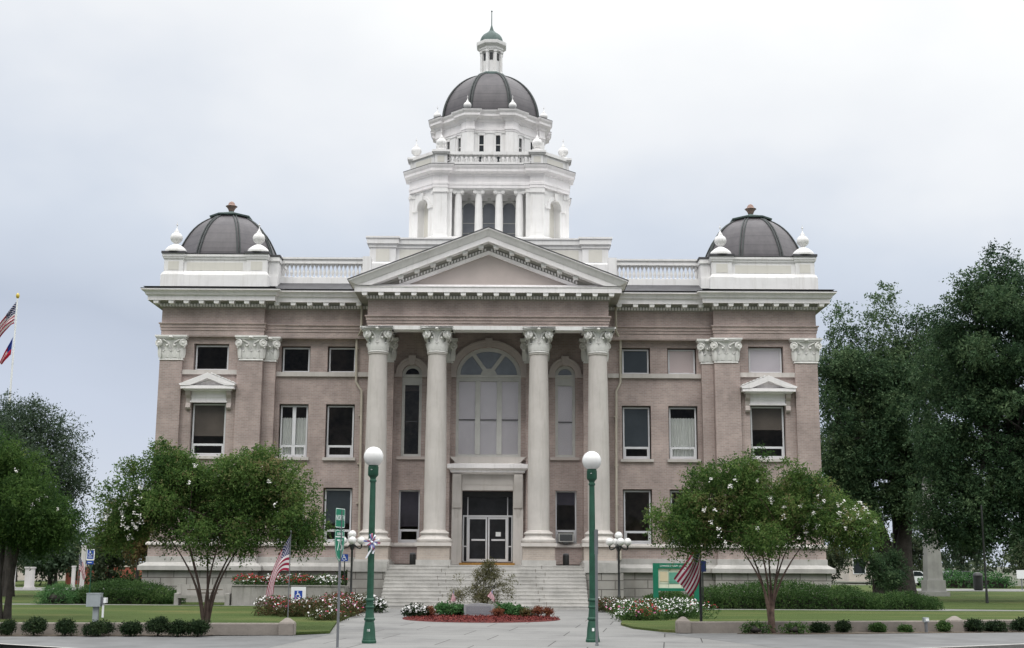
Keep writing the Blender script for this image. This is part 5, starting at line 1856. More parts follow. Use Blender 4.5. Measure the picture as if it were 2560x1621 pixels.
def rrect(x0, x1, z0, z1, r, n=4):
    pts = []
    for cx, cz, a0 in ((x1 - r, z0 + r, -90), (x1 - r, z1 - r, 0), (x0 + r, z1 - r, 90), (x0 + r, z0 + r, 180)):
        for i in range(n + 1):
            an = R(a0 + 90 * i / n)
            pts.append((cx + r * math.cos(an), cz + r * math.sin(an)))
    return pts


pl = kid(turned(MB().xz(rrect(-.30, .30, 2.90, 3.38, .04), -.003, .003), sc, az), 'direction_plate', 'sign_green', rs)
bd = MB()
o_, i_ = rrect(-.295, .295, 2.905, 3.375, .04), rrect(-.28, .28, 2.92, 3.36, .035)
n = len(o_)
bd.add([(x, -.005, z) for x, z in o_] + [(x, -.005, z) for x, z in i_], [(k, (k + 1) % n, n + (k + 1) % n, n + k) for k in range(n)])
kid(turned(bd, sc, az), 'border', 'sign_white', pl)
ca, sa = math.cos(az), math.sin(az)
text_mesh('lettering', 'NORTH', .185, 'sign_white', pl, (sc[0] + .008 * sa, sc[1] - .008 * ca, 3.14), az, .86, .002)
shield = [(-.30, 2.84), (-.15, 2.87), (0, 2.845), (.15, 2.87), (.30, 2.84), (.315, 2.6), (.28, 2.38), (.17, 2.18), (0, 2.07), (-.17, 2.18), (-.28, 2.38), (-.315, 2.6)]
sh = kid(turned(MB().xz(shield, -.003, .003), sc, az), 'route_shield', 'sign_green', rs)
bd = MB()
n = len(shield)
ins = [(x * .94, 2.5 + (z - 2.5) * .945) for x, z in shield]
ins2 = [(x * .90, 2.5 + (z - 2.5) * .91) for x, z in shield]
bd.add([(x, -.005, z) for x, z in ins] + [(x, -.005, z) for x, z in ins2], [(k, (k + 1) % n, n + (k + 1) % n, n + k) for k in range(n)])
bd.box(-.285, .285, -.0055, -.0045, 2.665, 2.69)
kid(turned(bd, sc, az), 'border', 'sign_white', sh)
text_mesh('lettering', 'BUSINESS', .10, 'sign_white', sh, (sc[0] + .008 * sa, sc[1] - .008 * ca, 2.745), az, .86, .002)
text_mesh('numerals', '75', .40, 'sign_white', sh, (sc[0] + .008 * sa, sc[1] - .008 * ca, 2.46), az, .95, .002)

# ---- bare grey pole in front of the right lamp
gp = thing('sign_pole', 'bare thin grey metal pole in front of the right green lamp', 'pole', (3.41, 33.6, 0))
kid(MB().box(3.375, 3.445, 33.585, 33.62, .02, 2.93), 'pole', 'galv', gp)
kid(MB().lathe([(.05, 0), (.05, .03), (.035, .04), (.035, .05)], (3.41, 33.6, 0), 12), 'socket', 'galv', gp)
kid(MB().box(3.36, 3.46, 33.62, 33.632, 2.30, 2.92), 'bracket_strip', 'galv', gp)

# ---- access symbol
def wheelchair(mb, cx, cz, s, y):
    """white access symbol, s = overall height"""
    k = s / 10.0
    def P_(x, z):
        return (cx + x * k, cz + z * k)
    hd = [P_(-.6 + 1.05 * math.cos(R(a_)), 3.9 + 1.05 * math.sin(R(a_))) for a_ in range(0, 360, 30)]
    mb.xz(hd, y, y + .002)
    for poly in ([(-1.15, 2.8), (-.05, 2.7), (.2, .6), (2.3, .6), (3.5, -2.6), (4.3, -2.4), (4.4, -3.3), (2.9, -3.7), (1.7, -.5), (-.9, -.5)],
                 [(.0, 1.9), (2.0, 1.75), (2.0, 1.05), (.1, 1.15)]):
        mb.xz([P_(*p) for p in poly], y, y + .002)
    n = 20
    a0, a1 = R(112), R(338)
    vs = []
    for i in range(n + 1):
        an = a0 + (a1 - a0) * i / n
        for r_ in (2.3, 3.1):
            x, z = P_(-.1 + r_ * math.cos(an), -1.6 + r_ * math.sin(an))
            vs.append((x, y, z))
    mb.add(vs, [(2 * i, 2 * i + 1, 2 * i + 3, 2 * i + 2) for i in range(n)])


ab = thing('access_board', 'white board with a blue wheelchair symbol among the left flowers', 'sign', (-6.9, 50, .07))
kid(MB().box(-7.19, -6.63, 49.98, 50.02, .50, 1.12), 'board', 'sign_white', ab)
sq = kid(MB().box(-7.06, -6.76, 49.972, 49.978, .66, .98), 'symbol_field', 'sign_blue', ab)
mb = MB()
wheelchair(mb, -6.92, .83, .26, 49.967)
kid(mb, 'symbol', 'sign_white', sq)
kid(MB().box(-7.12, -7.08, 50.02, 50.06, .05, 1.0).box(-6.74, -6.70, 50.02, 50.06, .05, 1.0), 'stake', 'galv', ab)

bs = thing('access_sign', 'small square blue wheelchair sign on a thin post beside the left cluster lamp', 'sign', (-6.61, 61.2, 0))
kid(MB().box(-6.635, -6.585, 61.2, 61.24, 0.9, 2.12), 'post', 'black_iron', bs)
q = kid(MB().xz(rrect(-6.78, -6.45, 2.10, 2.43, .03), 61.185, 61.199), 'plate', 'sign_blue', bs)
mb = MB()
wheelchair(mb, -6.63, 2.27, .28, 61.18)
kid(mb, 'symbol', 'sign_white', q)

pk = thing('parking_sign', 'blue and white disabled parking sign on a dark post above the left hedge', 'sign', (-18.4, 61.0, .07))
kid(MB().box(-18.47, -18.42, 61.0, 61.05, .07, 2.55), 'post', 'lamp_green', pk)
q = kid(MB().xz(rrect(-18.69, -18.31, 2.08, 2.60, .03), 60.985, 60.998), 'plate', 'sign_white', pk)
q2 = kid(MB().xz(rrect(-18.65, -18.35, 2.15, 2.56, .02), 60.980, 60.984), 'field', 'sign_blue', pk)
mb = MB()
wheelchair(mb, -18.51, 2.42, .24, 60.976)
mb.box(-18.6, -18.4, 60.976, 60.978, 2.26, 2.275).box(-18.6, -18.4, 60.976, 60.978, 2.20, 2.215)
kid(mb, 'symbol', 'sign_white', q2)
q = kid(MB().xz(rrect(-18.66, -18.34, 1.90, 2.06, .02), 60.985, 60.998), 'lower_plate', 'sign_blue', pk)
kid(MB().box(-18.6, -18.42, 60.98, 60.984, 1.965, 1.995), 'arrow_mark', 'sign_white', q)

db = thing('notice_plate', 'dark blue plate on a post just right of the big hanging flag', 'sign', (9.74, 58, .07))
kid(MB().box(9.71, 9.77, 58.0, 58.05, .07, 2.1), 'post', 'black_iron', db)
kid(MB().xz(rrect(9.58, 9.90, 1.72, 2.20, .03), 57.985, 57.999), 'plate', 'dark_blue', db)

# ---- directory board
dg = thing('directory_board', 'green framed directory board with a pale plan in front of the right wing', 'notice board', (8.4, 57, .07))
kid(MB().box(7.42, 7.64, 56.92, 57.1, .05, 2.09), 'post', 'board_green', dg)
kid(MB().box(9.20, 9.42, 56.92, 57.1, .05, 2.09), 'post', 'board_green', dg)
hd = kid(MB().box(7.64, 9.20, 56.94, 57.08, 1.86, 2.09), 'header', 'board_green', dg)
text_mesh('lettering', 'LOWNDES COUNTY COURTHOUSE', .105, 'sign_white', hd, (8.42, 56.935, 1.965), 0, .82, .002)
kid(MB().box(7.64, 9.20, 56.94, 57.08, .90, 1.02), 'rail', 'board_green', dg)
pnl = kid(MB().box(7.64, 9.20, 57.0, 57.04, 1.02, 1.86), 'panel', 'notice_paper', dg)
kid(MB().box(8.12, 8.62, 56.993, 56.999, 1.22, 1.70).box(8.7, 9.1, 56.993, 56.999, 1.3, 1.7), 'plan', 'notice_teal', pnl)
kid(MB().box(7.72, 8.06, 56.993, 56.999, 1.3, 1.72), 'notice', 'notice_tan', pnl)
mb = MB()
for z in (1.2, 1.28, 1.75):
    mb.box(7.7, 9.15, 56.990, 56.9925, z, z + .012)
for x in (8.09, 8.66):
    mb.box(x, x + .012, 56.9935, 56.996, 1.04, 1.84)
kid(mb, 'ruled_lines', 'board_green', pnl)

# ---- concrete planter and bench
pl = thing('planter', 'long raised concrete planter wall full of red and white flowers', 'planter', (-9, 60.5, .07))
mb = MB()
mb.box(-11.7, -6.5, 60.5, 60.68, 0, .95).box(-11.7, -11.52, 60.68, 64.9, 0, .95).box(-6.68, -6.5, 60.68, 64.9, 0, .95)
mb.box(-11.74, -6.46, 60.46, 60.70, .95, 1.0)
kid(mb, 'wall', 'concrete', pl)
kid(MB().box(-11.52, -6.68, 60.68, 64.9, .3, .92), 'earth', 'soil', pl)
bn = thing('bench', 'weathered grey concrete bench with a high back beside the left hedge', 'bench', (-13.1, 60.6, .07))
for x in (-14.32, -11.98):
    kid(MB().yz([(60.35, .05), (60.85, .05), (60.95, 1.02), (60.83, 1.02), (60.78, .62), (60.35, .60)], x, x + .2), 'end', 'concrete', bn)
kid(MB().yz([(60.28, .40), (60.82, .38), (60.82, .50), (60.28, .52)], -14.12, -11.98), 'seat', 'concrete', bn)
kid(MB().yz([(60.80, .5), (60.88, .5), (60.95, 1.0), (60.85, 1.0)], -14.12, -11.98), 'backrest', 'concrete', bn)
kid(MB().box(-13.85, -12.2, 60.825, 60.84, .74, .79).box(-13.3, -12.4, 60.80, 60.815, .60, .64), 'slot', 'soil', bn)

# ---- electric box and outlet post
eb = thing('electric_box', 'grey electric box on a square post behind the clipped bushes', 'electric box', (-10.5, 36.75, 0))
s_ = 36.75 / 38.0
kid(MB().box(-10.51, -10.36, 36.75, 36.86, 0, .80), 'post', 'box_grey', eb)
kid(MB().box(-10.68, -10.29, 36.66, 36.88, .80, 1.15).box(-10.69, -10.28, 36.65, 36.89, 1.15, 1.17), 'cabinet', 'box_grey', eb)
kid(MB().box(-10.29, -10.21, 36.72, 36.84, .86, 1.06), 'side_box', 'galv', eb)
kid(MB().box(-10.21, -10.14, 36.70, 36.86, .90, 1.04).box(-10.25, -10.2, 36.74, 36.78, .5, .9), 'outlet', 'sign_white', eb)
ep = thing('outlet_post', 'short grey outlet post standing in the bed at far right', 'post', (14.05, 40.6, 0))
kid(MB().lathe([(.05, 0), (.05, .36)], (14.05, 40.6, 0), 12), 'pole', 'galv', ep, 30)
kid(MB().box(13.97, 14.13, 40.52, 40.68, .33, .47), 'outlet_cover', 'box_grey', ep)
kid(MB().box(14.02, 14.12, 40.505, 40.519, .36, .44), 'flap', 'sign_white', ep)

# ---- flags
def cloth(name, mat, top, bot, parent, ripple=.05, nu=26, nv=14, waves=3.0, yb=0.0, loc=(0, 0, 0)):
    """cloth between a top edge and a bottom edge, both running hoist to fly"""
    tp_, bt_ = bez(*top, nu), bez(*bot, nu)
    vs, fs, uvs = [], [], []
    for j in range(nv + 1):
        v = j / nv
        for i in range(nu + 1):
            u = i / nu
            a_, b_ = bt_[i], tp_[i]
            x = a_[0] + (b_[0] - a_[0]) * v
            y = a_[1] + (b_[1] - a_[1]) * v
            z = a_[2] + (b_[2] - a_[2]) * v
            amp = ripple * min(1, u * 2.5)
            y += amp * math.sin(v * waves * 6.283 + u * 2.2) + amp * .5 * math.sin(v * 9 + u * 7)
            x += amp * .35 * math.sin(v * 7 + u * 4)
            vs.append((x - loc[0], y - loc[1], z - loc[2]))
            uvs.append((u, v))
    me = bpy.data.meshes.new(name)
    for j in range(nv):
        for i in range(nu):
            k = j * (nu + 1) + i
            fs.append((k, k + 1, k + nu + 2, k + nu + 1))
    me.from_pydata(vs, [], fs)
    ul = me.uv_layers.new(name='UVMap')
    for lp in me.loops:
        ul.data[lp.index].uv = uvs[lp.vertex_index]
    me.materials.append(M[mat])
    me.polygons.foreach_set('use_smooth', [True] * len(fs))
    me.update()
    return link(name, me, parent, loc)


f1 = thing('flag', 'limp striped national flag on a thin pole beside the left end block', 'flag', (-5.23, 37.9, .07), 'national flags on poles')
kid(MB().lathe([(.014, .0), (.014, 2.86), (.024, 2.87), (.024, 2.90), (.004, 2.93)], (-5.23, 37.9, .04), 10), 'pole', 'galv', f1)
y = 37.9
cloth('cloth', 'flag_stars', ((-5.25, y, 2.82), (-5.30, y - .10, 2.70), (-5.72, y - .16, 2.05), (-5.87, y - .06, 1.06)), ((-5.25, y, 1.80), (-5.50, y - .16, 1.88), (-5.62, y - .20, 1.78), (-5.66, y - .1, 1.13)), f1, .035, waves=1.5)
f2 = thing('flag', 'large striped national flag draping from a black pole on the right lawn', 'flag', (7.2, 41.3, .07), 'national flags on poles')
kid(MB().lathe([(.045, .0), (.042, 2.9), (.05, 2.92), (.05, 2.96), (.01, 3.02)], (7.2, 41.3, .05), 12), 'pole', 'black_iron', f2)
y = 41.22
cloth('cloth', 'flag_stars', ((7.20, y, 3.00), (7.08, y - .1, 2.55), (6.75, y - .2, 2.15), (6.36, y - .12, 1.60)), ((7.20, y, 2.02), (7.16, y - .25, 1.75), (7.12, y - .3, 1.35), (6.86, y - .2, 1.04)), f2, .06, waves=2.0)
for x, lb, s_ in ((-1.02, 'tiny faded hand flag stuck in the bed left of the memorial stone', -1), (0.50, 'tiny faded hand flag stuck in the bed right of the memorial stone', 1)):
    t = thing('hand_flag', lb, 'flag', (x, 51.2, .1), 'small hand flags by the memorial stone')
    kid(MB().lathe([(.009, 0), (.009, .98), (.016, .99), (.004, 1.03)], (x, 51.2, .05), 8), 'stick', 'bark_pale', t)
    y = 51.18
    if s_ < 0:
        cloth('cloth', 'flag_faded', ((x, y, 1.05), (x - .03, y, .95), (x - .07, y, .8), (x - .11, y, .57)), ((x, y, .78), (x + .06, y - .03, .76), (x + .07, y - .03, .66), (x + .08, y, .57)), t, .02, 12, 8)
    else:
        cloth('cloth', 'flag_faded', ((x, y, 1.05), (x - .06, y, .98), (x - .13, y, .9), (x - .2, y, .78)), ((x, y, .80), (x + .07, y - .03, .78), (x + .09, y - .03, .66), (x + .06, y, .56)), t, .02, 12, 8)

# tall flagpole far left
fp = thing('flagpole', 'tall white flagpole with gold ball rising behind the left trees', 'flagpole', (-30.35, 80, 0))
kid(MB().lathe([(.09, 0), (.075, 9), (.045, 18.5)], (-30.35, 80, 0), 12), 'pole', 'sign_white', fp, 40)
kid(MB().lathe([(.02, 18.45), (.09, 18.55), (.12, 18.66), (.09, 18.77), (.02, 18.84)], (-30.35, 80, 0), 12), 'ball', 'gold', fp, 50)
ff = thing('flag', 'striped national flag hanging limp near the top of the tall pole', 'flag', (-30.4, 80, 18.3), 'national flags on poles')
cloth('cloth', 'flag_stars', ((-30.4, 80, 18.3), (-30.9, 79.9, 17.6), (-31.3, 79.9, 17.0), (-31.9, 79.9, 16.2)), ((-30.45, 80, 16.85), (-30.8, 79.8, 16.75), (-31.0, 79.8, 16.2), (-31.5, 79.8, 15.5)), ff, .10)
fg = thing('flag', 'red and blue state flag hanging limp below the national flag on the tall pole', 'flag', (-30.45, 80, 16.0))
cloth('cloth', 'flag_state', ((-30.45, 80, 16.0), (-30.6, 79.9, 15.6), (-30.95, 79.9, 15.0), (-31.15, 79.9, 14.3)), ((-30.5, 80, 14.85), (-30.6, 79.8, 14.75), (-30.75, 79.8, 14.5), (-30.95, 79.8, 14.2)), fg, .07)

# ---- memorial bed in the middle of the walk
n = 48
bm_ = MB()
cxb, cyb, rxb, ryb = .12, 49.0, 2.95, 3.1
rr = random.Random(11)
rings = []
for k, (f_, z) in enumerate(((1.0, .0), (.985, .03), (.93, .045), (.75, .055), (.45, .06), (.15, .06))):
    rings.append([(cxb + rxb * f_ * math.cos(2 * math.pi * i / n), cyb + ryb * f_ * math.sin(2 * math.pi * i / n), z + .004 + rr.uniform(-.012, .012) * (k > 1)) for i in range(n)])
vs = [v for r_ in rings for v in r_]
fs = [(k * n + i, k * n + (i + 1) % n, (k + 1) * n + (i + 1) % n, (k + 1) * n + i) for k in range(5) for i in range(n)] + [tuple(5 * n + i for i in range(n))]
bm_.add(vs, fs)
o = bm_.build('mulch_bed', 'mulch_red', None)
tag(o, 'oval bed of red bark mulch in the middle of the walk', 'flower bed')
rg = np.random.default_rng(77)
nc = 7000
an_ = rg.random(nc) * 2 * math.pi
rr_ = np.sqrt(rg.random(nc)) * .985
Pc = np.stack([cxb + rxb * rr_ * np.cos(an_), cyb + ryb * rr_ * np.sin(an_), .035 + .035 * (1 - rr_ ** 6) + rg.random(nc) * .025], 1)
Ac = unit(np.stack([rg.normal(size=nc), rg.normal(size=nc), rg.normal(size=nc) * .35], 1))
Bc = unit(np.cross(Ac, np.array([0, 0, 1.0]) + rg.normal(size=(nc, 3)) * .4))
chips = link('bark_chips', quads_mesh('bark_chips', Pc, Ac, Bc, .05 + .07 * rg.random(nc), .025 + .02 * rg.random(nc), rg.random(nc) * .9, 'bark_chip'), o)
chips['kind'] = 'stuff'
ms = thing('memorial_stone', 'low grey granite memorial stone with engraved face in the red mulch bed', 'memorial', (0, 50.4, .1))
top = [(-.585, .05), (.545, .05), (.55, .48), (.42, .485), (.25, .515), (-.02, .535), (-.29, .515), (-.46, .485), (-.59, .48)]
kid(MB().xz(top, 50.3, 50.52), 'slab', 'granite', ms)
pf = kid(MB().xz([(-.50, .12), (.46, .12), (.46, .42), (-.50, .42)], 50.292, 50.299), 'face', 'granite_polish', ms)
mb = MB()
for i, (z, a_, b_) in enumerate(((.375, -.36, .30), (.33, -.42, .37), (.285, -.40, .36), (.24, -.43, .39), (.19, -.28, .24))):
    x = a_
    r2 = random.Random(i)
    while x < b_:
        w_ = r2.uniform(.03, .09)
        mb.box(x, min(x + w_, b_), 50.289, 50.2915, z, z + .016)
        x += w_ + .018
kid(mb, 'engraving', 'granite', pf)

# ---- ash urns by the portico wall, air conditioners in the windows
for x, lb in ((-3.72, 'black cylindrical ash urn by the portico wall left of the door'), (3.97, 'black cylindrical ash urn by the portico wall right of the door')):
    t = thing('ash_urn', lb, 'ash urn', (x, 65.3, 1.95), 'ash urns by the portico wall')
    kid(MB().lathe([(.15, 1.95), (.16, 1.97), (.16, 2.44), (.15, 2.46)], (x, 65.3, 0), 18), 'body', 'black_iron', t, 30)
    kid(MB().lathe([(.13, 2.46), (.15, 2.48), (.15, 2.52), (.06, 2.55)], (x, 65.3, 0), 18), 'lid', 'galv', t, 30)
for x0, x1, z0, z1, y, lb in ((3.62, 4.38, 3.12, 3.55, 65.75, 'grey air conditioner in the narrow window right of the door'), (9.6, 10.4, 3.12, 3.55, 65.75, 'air conditioner in the ground window behind the right crape myrtle')):
    t = thing('air_conditioner', lb, 'air conditioner', ((x0 + x1) / 2, y, z0))
    kid(MB().box(x0, x1, y, y + .5, z0, z1), 'casing', 'ac_metal', t)
    mb = MB()
    for i in range(9):
        z = z0 + .06 + i * (z1 - z0 - .1) / 9
        mb.box(x0 + .08, x1 - .08, y - .012, y, z, z + .018)
    kid(mb, 'grille', 'galv', t)
    kid(MB().box(x0 + .06, x1 - .06, y - .003, y - .001, z0 + .05, z1 - .05), 'vent', 'black_iron', t)
    kid(MB().box(x0 + .3, x0 + .34, y, y + .3, z0 - .1, z0 - .002).box(x1 - .34, x1 - .3, y, y + .3, z0 - .1, z0 - .002), 'bracket', 'galv', t)

# ---- obelisk, distant things
ob = thing('obelisk', 'grey stone obelisk half hidden by dark oak leaves', 'monument', (29.05, 86, .07))
kid(MB().rbox((29.05, 86), 1.6, 1.6, .05, .35, 0).rbox((29.05, 86), 1.25, 1.25, .35, 1.10, 0, 0, .97), 'base', 'obelisk_stone', ob)
kid(MB().rbox((29.05, 86), 1.0, 1.0, 1.10, 7.6, 0, 0, .62).rbox((29.05, 86), .62, .62, 7.6, 8.2, 0, 0, .05), 'shaft', 'obelisk_stone', ob)
dp = thing('lamp_pole', 'slender dark pole on the lawn at far right', 'pole', (26.8, 70.3, .07))
kid(MB().lathe([(.085, .05), (.075, .5), (.06, .6), (.05, 4.2), (.06, 4.25), (.05, 5.2), (.03, 5.3)], (26.8, 70.3, 0), 12), 'pole', 'black_iron', dp, 40)
bi = thing('litter_bin', 'black litter bin on the far pavement at right', 'litter bin', (38.8, 105, .09))
kid(MB().lathe([(.30, .09), (.36, .2), (.36, 1.15), (.39, 1.2), (.39, 1.28)], (38.8, 105, 0), 18), 'body', 'black_iron', bi, 30)
kid(MB().lathe([(.39, 1.28), (.30, 1.45), (.12, 1.52)], (38.8, 105, 0), 18), 'lid', 'black_iron', bi, 30)


def parked_car(x, y, rz, lb, mat):
    t = thing('parked_car', lb, 'car', (x, y, .1), 'cars parked in the far street')
    def T(mb):
        return turned(mb, (x, y), rz)
    prof = [(-2.2, .35), (2.2, .35), (2.25, .75), (1.5, .92), (.75, 1.42), (-1.1, 1.45), (-1.95, .98), (-2.25, .9)]
    mb = MB()
    mb.xz(prof, -.85, .85)
    mb.v = [(a_, b_, c_ + .1) for a_, b_, c_ in mb.v]
    kid(T(mb), 'body', mat, t)
    mb = MB()
    mb.xz([(.05, .96), (1.2, .96), (.68, 1.36), (.05, 1.38)], -.857, .857).xz([(-1.65, .98), (-.05, .97), (-.05, 1.38), (-1.05, 1.39)], -.857, .857)
    mb.v = [(a_, b_, c_ + .1) for a_, b_, c_ in mb.v]
    kid(T(mb), 'side_window', 'car_glass', t)
    for wx in (-1.4, 1.4):
        for wy in (-.8, .8):
            wv_ = MB().lathe([(.2, -.1), (.33, -.1), (.34, 0), (.33, .1), (.2, .1)], (0, 0, 0), 16)
            wv_.v = [(a_ + wx, c_ + wy, b_ + .43) for a_, b_, c_ in wv_.v]
            wh = kid(T(wv_), 'wheel', 'rubber', t, 30)
    kid(T(MB().box(-2.28, -2.24, -.75, -.5, .85, 1.0).box(-2.28, -2.24, .5, .75, .85, 1.0)), 'tail_light', 'brake_red', t)


parked_car(38.5, 122, R(8), 'white car parked in the far street seen left of the oak trunk', 'car_white')
parked_car(44.5, 126, R(4), 'silver car parked behind the white one in the far street', 'galv')


def far_building(x0, x1, y, d, h, mat, lb, nwin):
    t = thing('far_building', lb, 'building', ((x0 + x1) / 2, y, 0))
    kid(MB().box(x0, x1, y, y + d, 0, h), 'wall', mat, t)
    kid(MB().box(x0 - .3, x1 + .3, y - .3, y + d + .3, h, h + .35), 'roof', 'far_roof', t)
    for i in range(nwin):
        x = x0 + (i + .5) * (x1 - x0) / nwin
        f = kid(MB().box(x - .8, x + .8, y - .06, y - .002, .9, 2.9), 'window', 'sign_white', t)
        kid(MB().box(x - .7, x + .7, y - .08, y - .061, 1.0, 2.8), 'pane', 'car_glass', f)


far_building(-66, -44, 140, 12, 3.4, 'far_wall', 'pale low building beyond the street at far left', 6)
fw = thing('brick_wall', 'low red brick wall beyond the brownish tree at left', 'wall', (-32, 112, 0))
kid(MB().box(-37, -27.5, 112, 112.4, 0, 1.55), 'wall', 'far_brick', fw)
kid(MB().box(-37.1, -27.4, 111.95, 112.45, 1.55, 1.68), 'coping', 'far_wall', fw)
far_building(44, 52, 165, 12, 3.2, 'far_wall', 'pale low building far behind the oak trunk', 3)
for x, y, w_, h, lb in ((-34.0, 92, .45, 2.05, 'white gate pillar nearest the left edge, beside the leaning trunk'), (-32.7, 92, .52, 1.62, 'short broad white gate pillar topped by an iron sign'), (-30.3, 94, .22, 1.7, 'narrow white gate pillar right of the broad one'), (-28.35, 90, .24, 3.1, 'white pillar post beside the blue parking sign')):
    t = thing('gate_pillar', lb, 'pillar', (x, y, .1), 'white pillars at the far left street')
    kid(MB().rbox((x, y), w_ * 1.2, w_ * 1.2, .08, .25, 0).rbox((x, y), w_, w_, .25, h - .1, 0), 'shaft', 'pillar_paint', t)
    kid(MB().rbox((x, y), w_ * 1.2, w_ * 1.2, h - .1, h, 0), 'cap', 'pillar_paint', t)
f3 = thing('flag', 'small striped national flag standing behind the left hedge', 'flag', (-27.3, 86, .1), 'national flags on poles')
kid(MB().lathe([(.03, .1), (.025, 2.4), (.05, 2.42), (.01, 2.5)], (-27.3, 86, 0), 8), 'pole', 'galv', f3)
cloth('cloth', 'flag_stars', ((-27.28, 85.98, 2.35), (-27.1, 85.9, 2.1), (-26.95, 85.9, 1.8), (-26.75, 85.9, 1.0)), ((-27.28, 85.98, 1.45), (-27.05, 85.8, 1.4), (-27.0, 85.8, 1.1), (-26.9, 85.8, .8)), f3, .05)
st_ = thing('street_sign', 'small white sign board low on the far right pavement', 'sign', (43.5, 108, .1))
kid(MB().box(43.47, 43.53, 108, 108.06, .1, 1.5), 'post', 'galv', st_)
kid(MB().box(43.1, 43.9, 107.95, 107.99, 1.0, 1.7), 'plate', 'sign_white', st_)

# ================================================================== VEGETATION
def stems(mb, base, tips, r0, bend=.25, seed=0, n=9, r1=.02):
    rng = random.Random(seed)
    for tp in tips:
        b = (base[0] + rng.uniform(-1.0, 1.0) * r0 * 1.7, base[1] + rng.uniform(-1.0, 1.0) * r0 * 1.2, base[2])
        h = tp[2] - b[2]
        p1 = (b[0] + (tp[0] - b[0]) * .06, b[1] + (tp[1] - b[1]) * .06, b[2] + h * .42)
        p2 = (b[0] + (tp[0] - b[0]) * .42 + rng.uniform(-bend, bend) * .5, b[1] + (tp[1] - b[1]) * .4, b[2] + h * .66)
        pts = bez(b, p1, p2, tp, n)
        rr_ = [r0 * (1 - .75 * i / n) * rng.uniform(.94, 1.06) for i in range(n + 1)]
        rr_[0] *= 1.15
        mb.tube(pts, rr_, 9)


def branches(mb, frm, tos, r0, seed=0, r1=.008):
    rng = random.Random(seed)
    for to in tos:
        f = rng.choice(frm)
        d_ = [to[i] - f[i] for i in range(3)]
        p1 = (f[0] + d_[0] * .3, f[1] + d_[1] * .3, f[2] + d_[2] * .45)
        p2 = (f[0] + d_[0] * .7, f[1] + d_[1] * .7, f[2] + d_[2] * .85)
        pts = bez(f, p1, p2, to, 6)
        mb.tube(pts, [r0 + (r1 - r0) * i / 6 for i in range(7)], 6)


def tree(name, label, cat, base, els, stem_tips, r0, nleaf, mat, bark, seed, leaf, m=60, rmin=.5, rmax=.9, k=9, spray=.4, droop=.3, group=None, blossoms=0, bl_els=None, ar=.5, up=.1, fill=2.0, flat=.8, nbr=30, tint0=.5, extra=None, shell=.4, zmin=-9, tvar=.28):
    t = thing(name, label, cat, base, group)
    rng = np.random.default_rng(seed)
    cl = clumps(rng, els, m, rmin, rmax, fill, flat)
    if extra is not None:
        cl = np.concatenate([cl, np.array(extra, float)], 0)
    mb = MB()
    stems(mb, base, stem_tips, r0, seed=seed)
    sel = cl[rng.permutation(len(cl))[:nbr]]
    branches(mb, stem_tips, [tuple(c_[:3]) for c_ in sel], r0 * .28, seed)
    mb.build('trunk', bark, t, (0, 0, 0), 60, recalc=False)
    leaves('crown', cl, nleaf, mat, t, seed + 1, leaf, ar, k, spray, droop, up, shell, tint0=tint0, zmin=zmin, tvar=tvar)
    if blossoms:
        src = np.array(bl_els if bl_els is not None else cl, float)
        li = rng.choice(len(src), blossoms)
        d_ = unit(rng.normal(size=(blossoms, 3)) + np.array([0, -.6, .35]))
        c0 = src[li, :3] + src[li, 3:] * d_ * .97
        # each panicle is a short cone of little flowers
        q = 12
        P_ = (c0[:, None] + rng.normal(size=(blossoms, q, 3)) * np.array([.035, .035, .04])).reshape(-1, 3)
        petals('blossoms', P_, .052, rng.random(len(P_)), 'blossom', t, seed + 3, per=4)
    return t


# crape myrtle left of the walk
tree('crape_myrtle', 'spreading crape myrtle with many bare stems left of the walk', 'tree', (-7.8, 38.7, .05),
     [(-8.2, 39.0, 3.9, 2.5, 1.9, 1.1), (-9.9, 38.9, 3.5, 1.4, 1.3, .95), (-6.2, 38.8, 3.9, 1.5, 1.4, 1.15), (-8.9, 39.1, 4.75, 1.5, 1.2, .6), (-6.6, 39, 4.75, 1.3, 1.1, .55), (-5.3, 38.8, 3.0, .95, .9, .6), (-10.6, 38.8, 2.95, .9, .9, .6), (-7.8, 38.4, 2.9, 2.3, 1.2, .5)],
     [(-8.95, 38.6, 2.75), (-8.35, 38.3, 2.8), (-7.9, 39.1, 2.9), (-7.35, 38.4, 2.85), (-6.75, 38.8, 2.75), (-6.95, 39.3, 2.9), (-8.6, 39.2, 2.8)], .05,
     135000, 'leaf_crape', 'bark', 21, .078, 150, .22, .52, 9, .32, .35, 'crape myrtles in flower', 46, bl_els=[(-9.7, 38.7, 3.5, 1.1, 1.1, .8), (-8.4, 38.7, 3.9, 2.2, 1.7, 1.1), (-6.6, 38.6, 3.9, 1.4, 1.3, 1.0), (-10.3, 38.6, 3.1, .7, .8, .5)], extra=[(-10.85, 38.7, 3.7, .35, .4, .3), (-10.9, 38.6, 2.75, .35, .4, .25), (-4.75, 38.6, 2.75, .35, .4, .22), (-9.4, 38.8, 5.3, .35, .4, .28), (-6.2, 38.8, 5.25, .3, .4, .25), (-10.35, 38.8, 4.85, .3, .3, .2), (-4.95, 38.7, 3.6, .35, .4, .4)], tvar=.36)
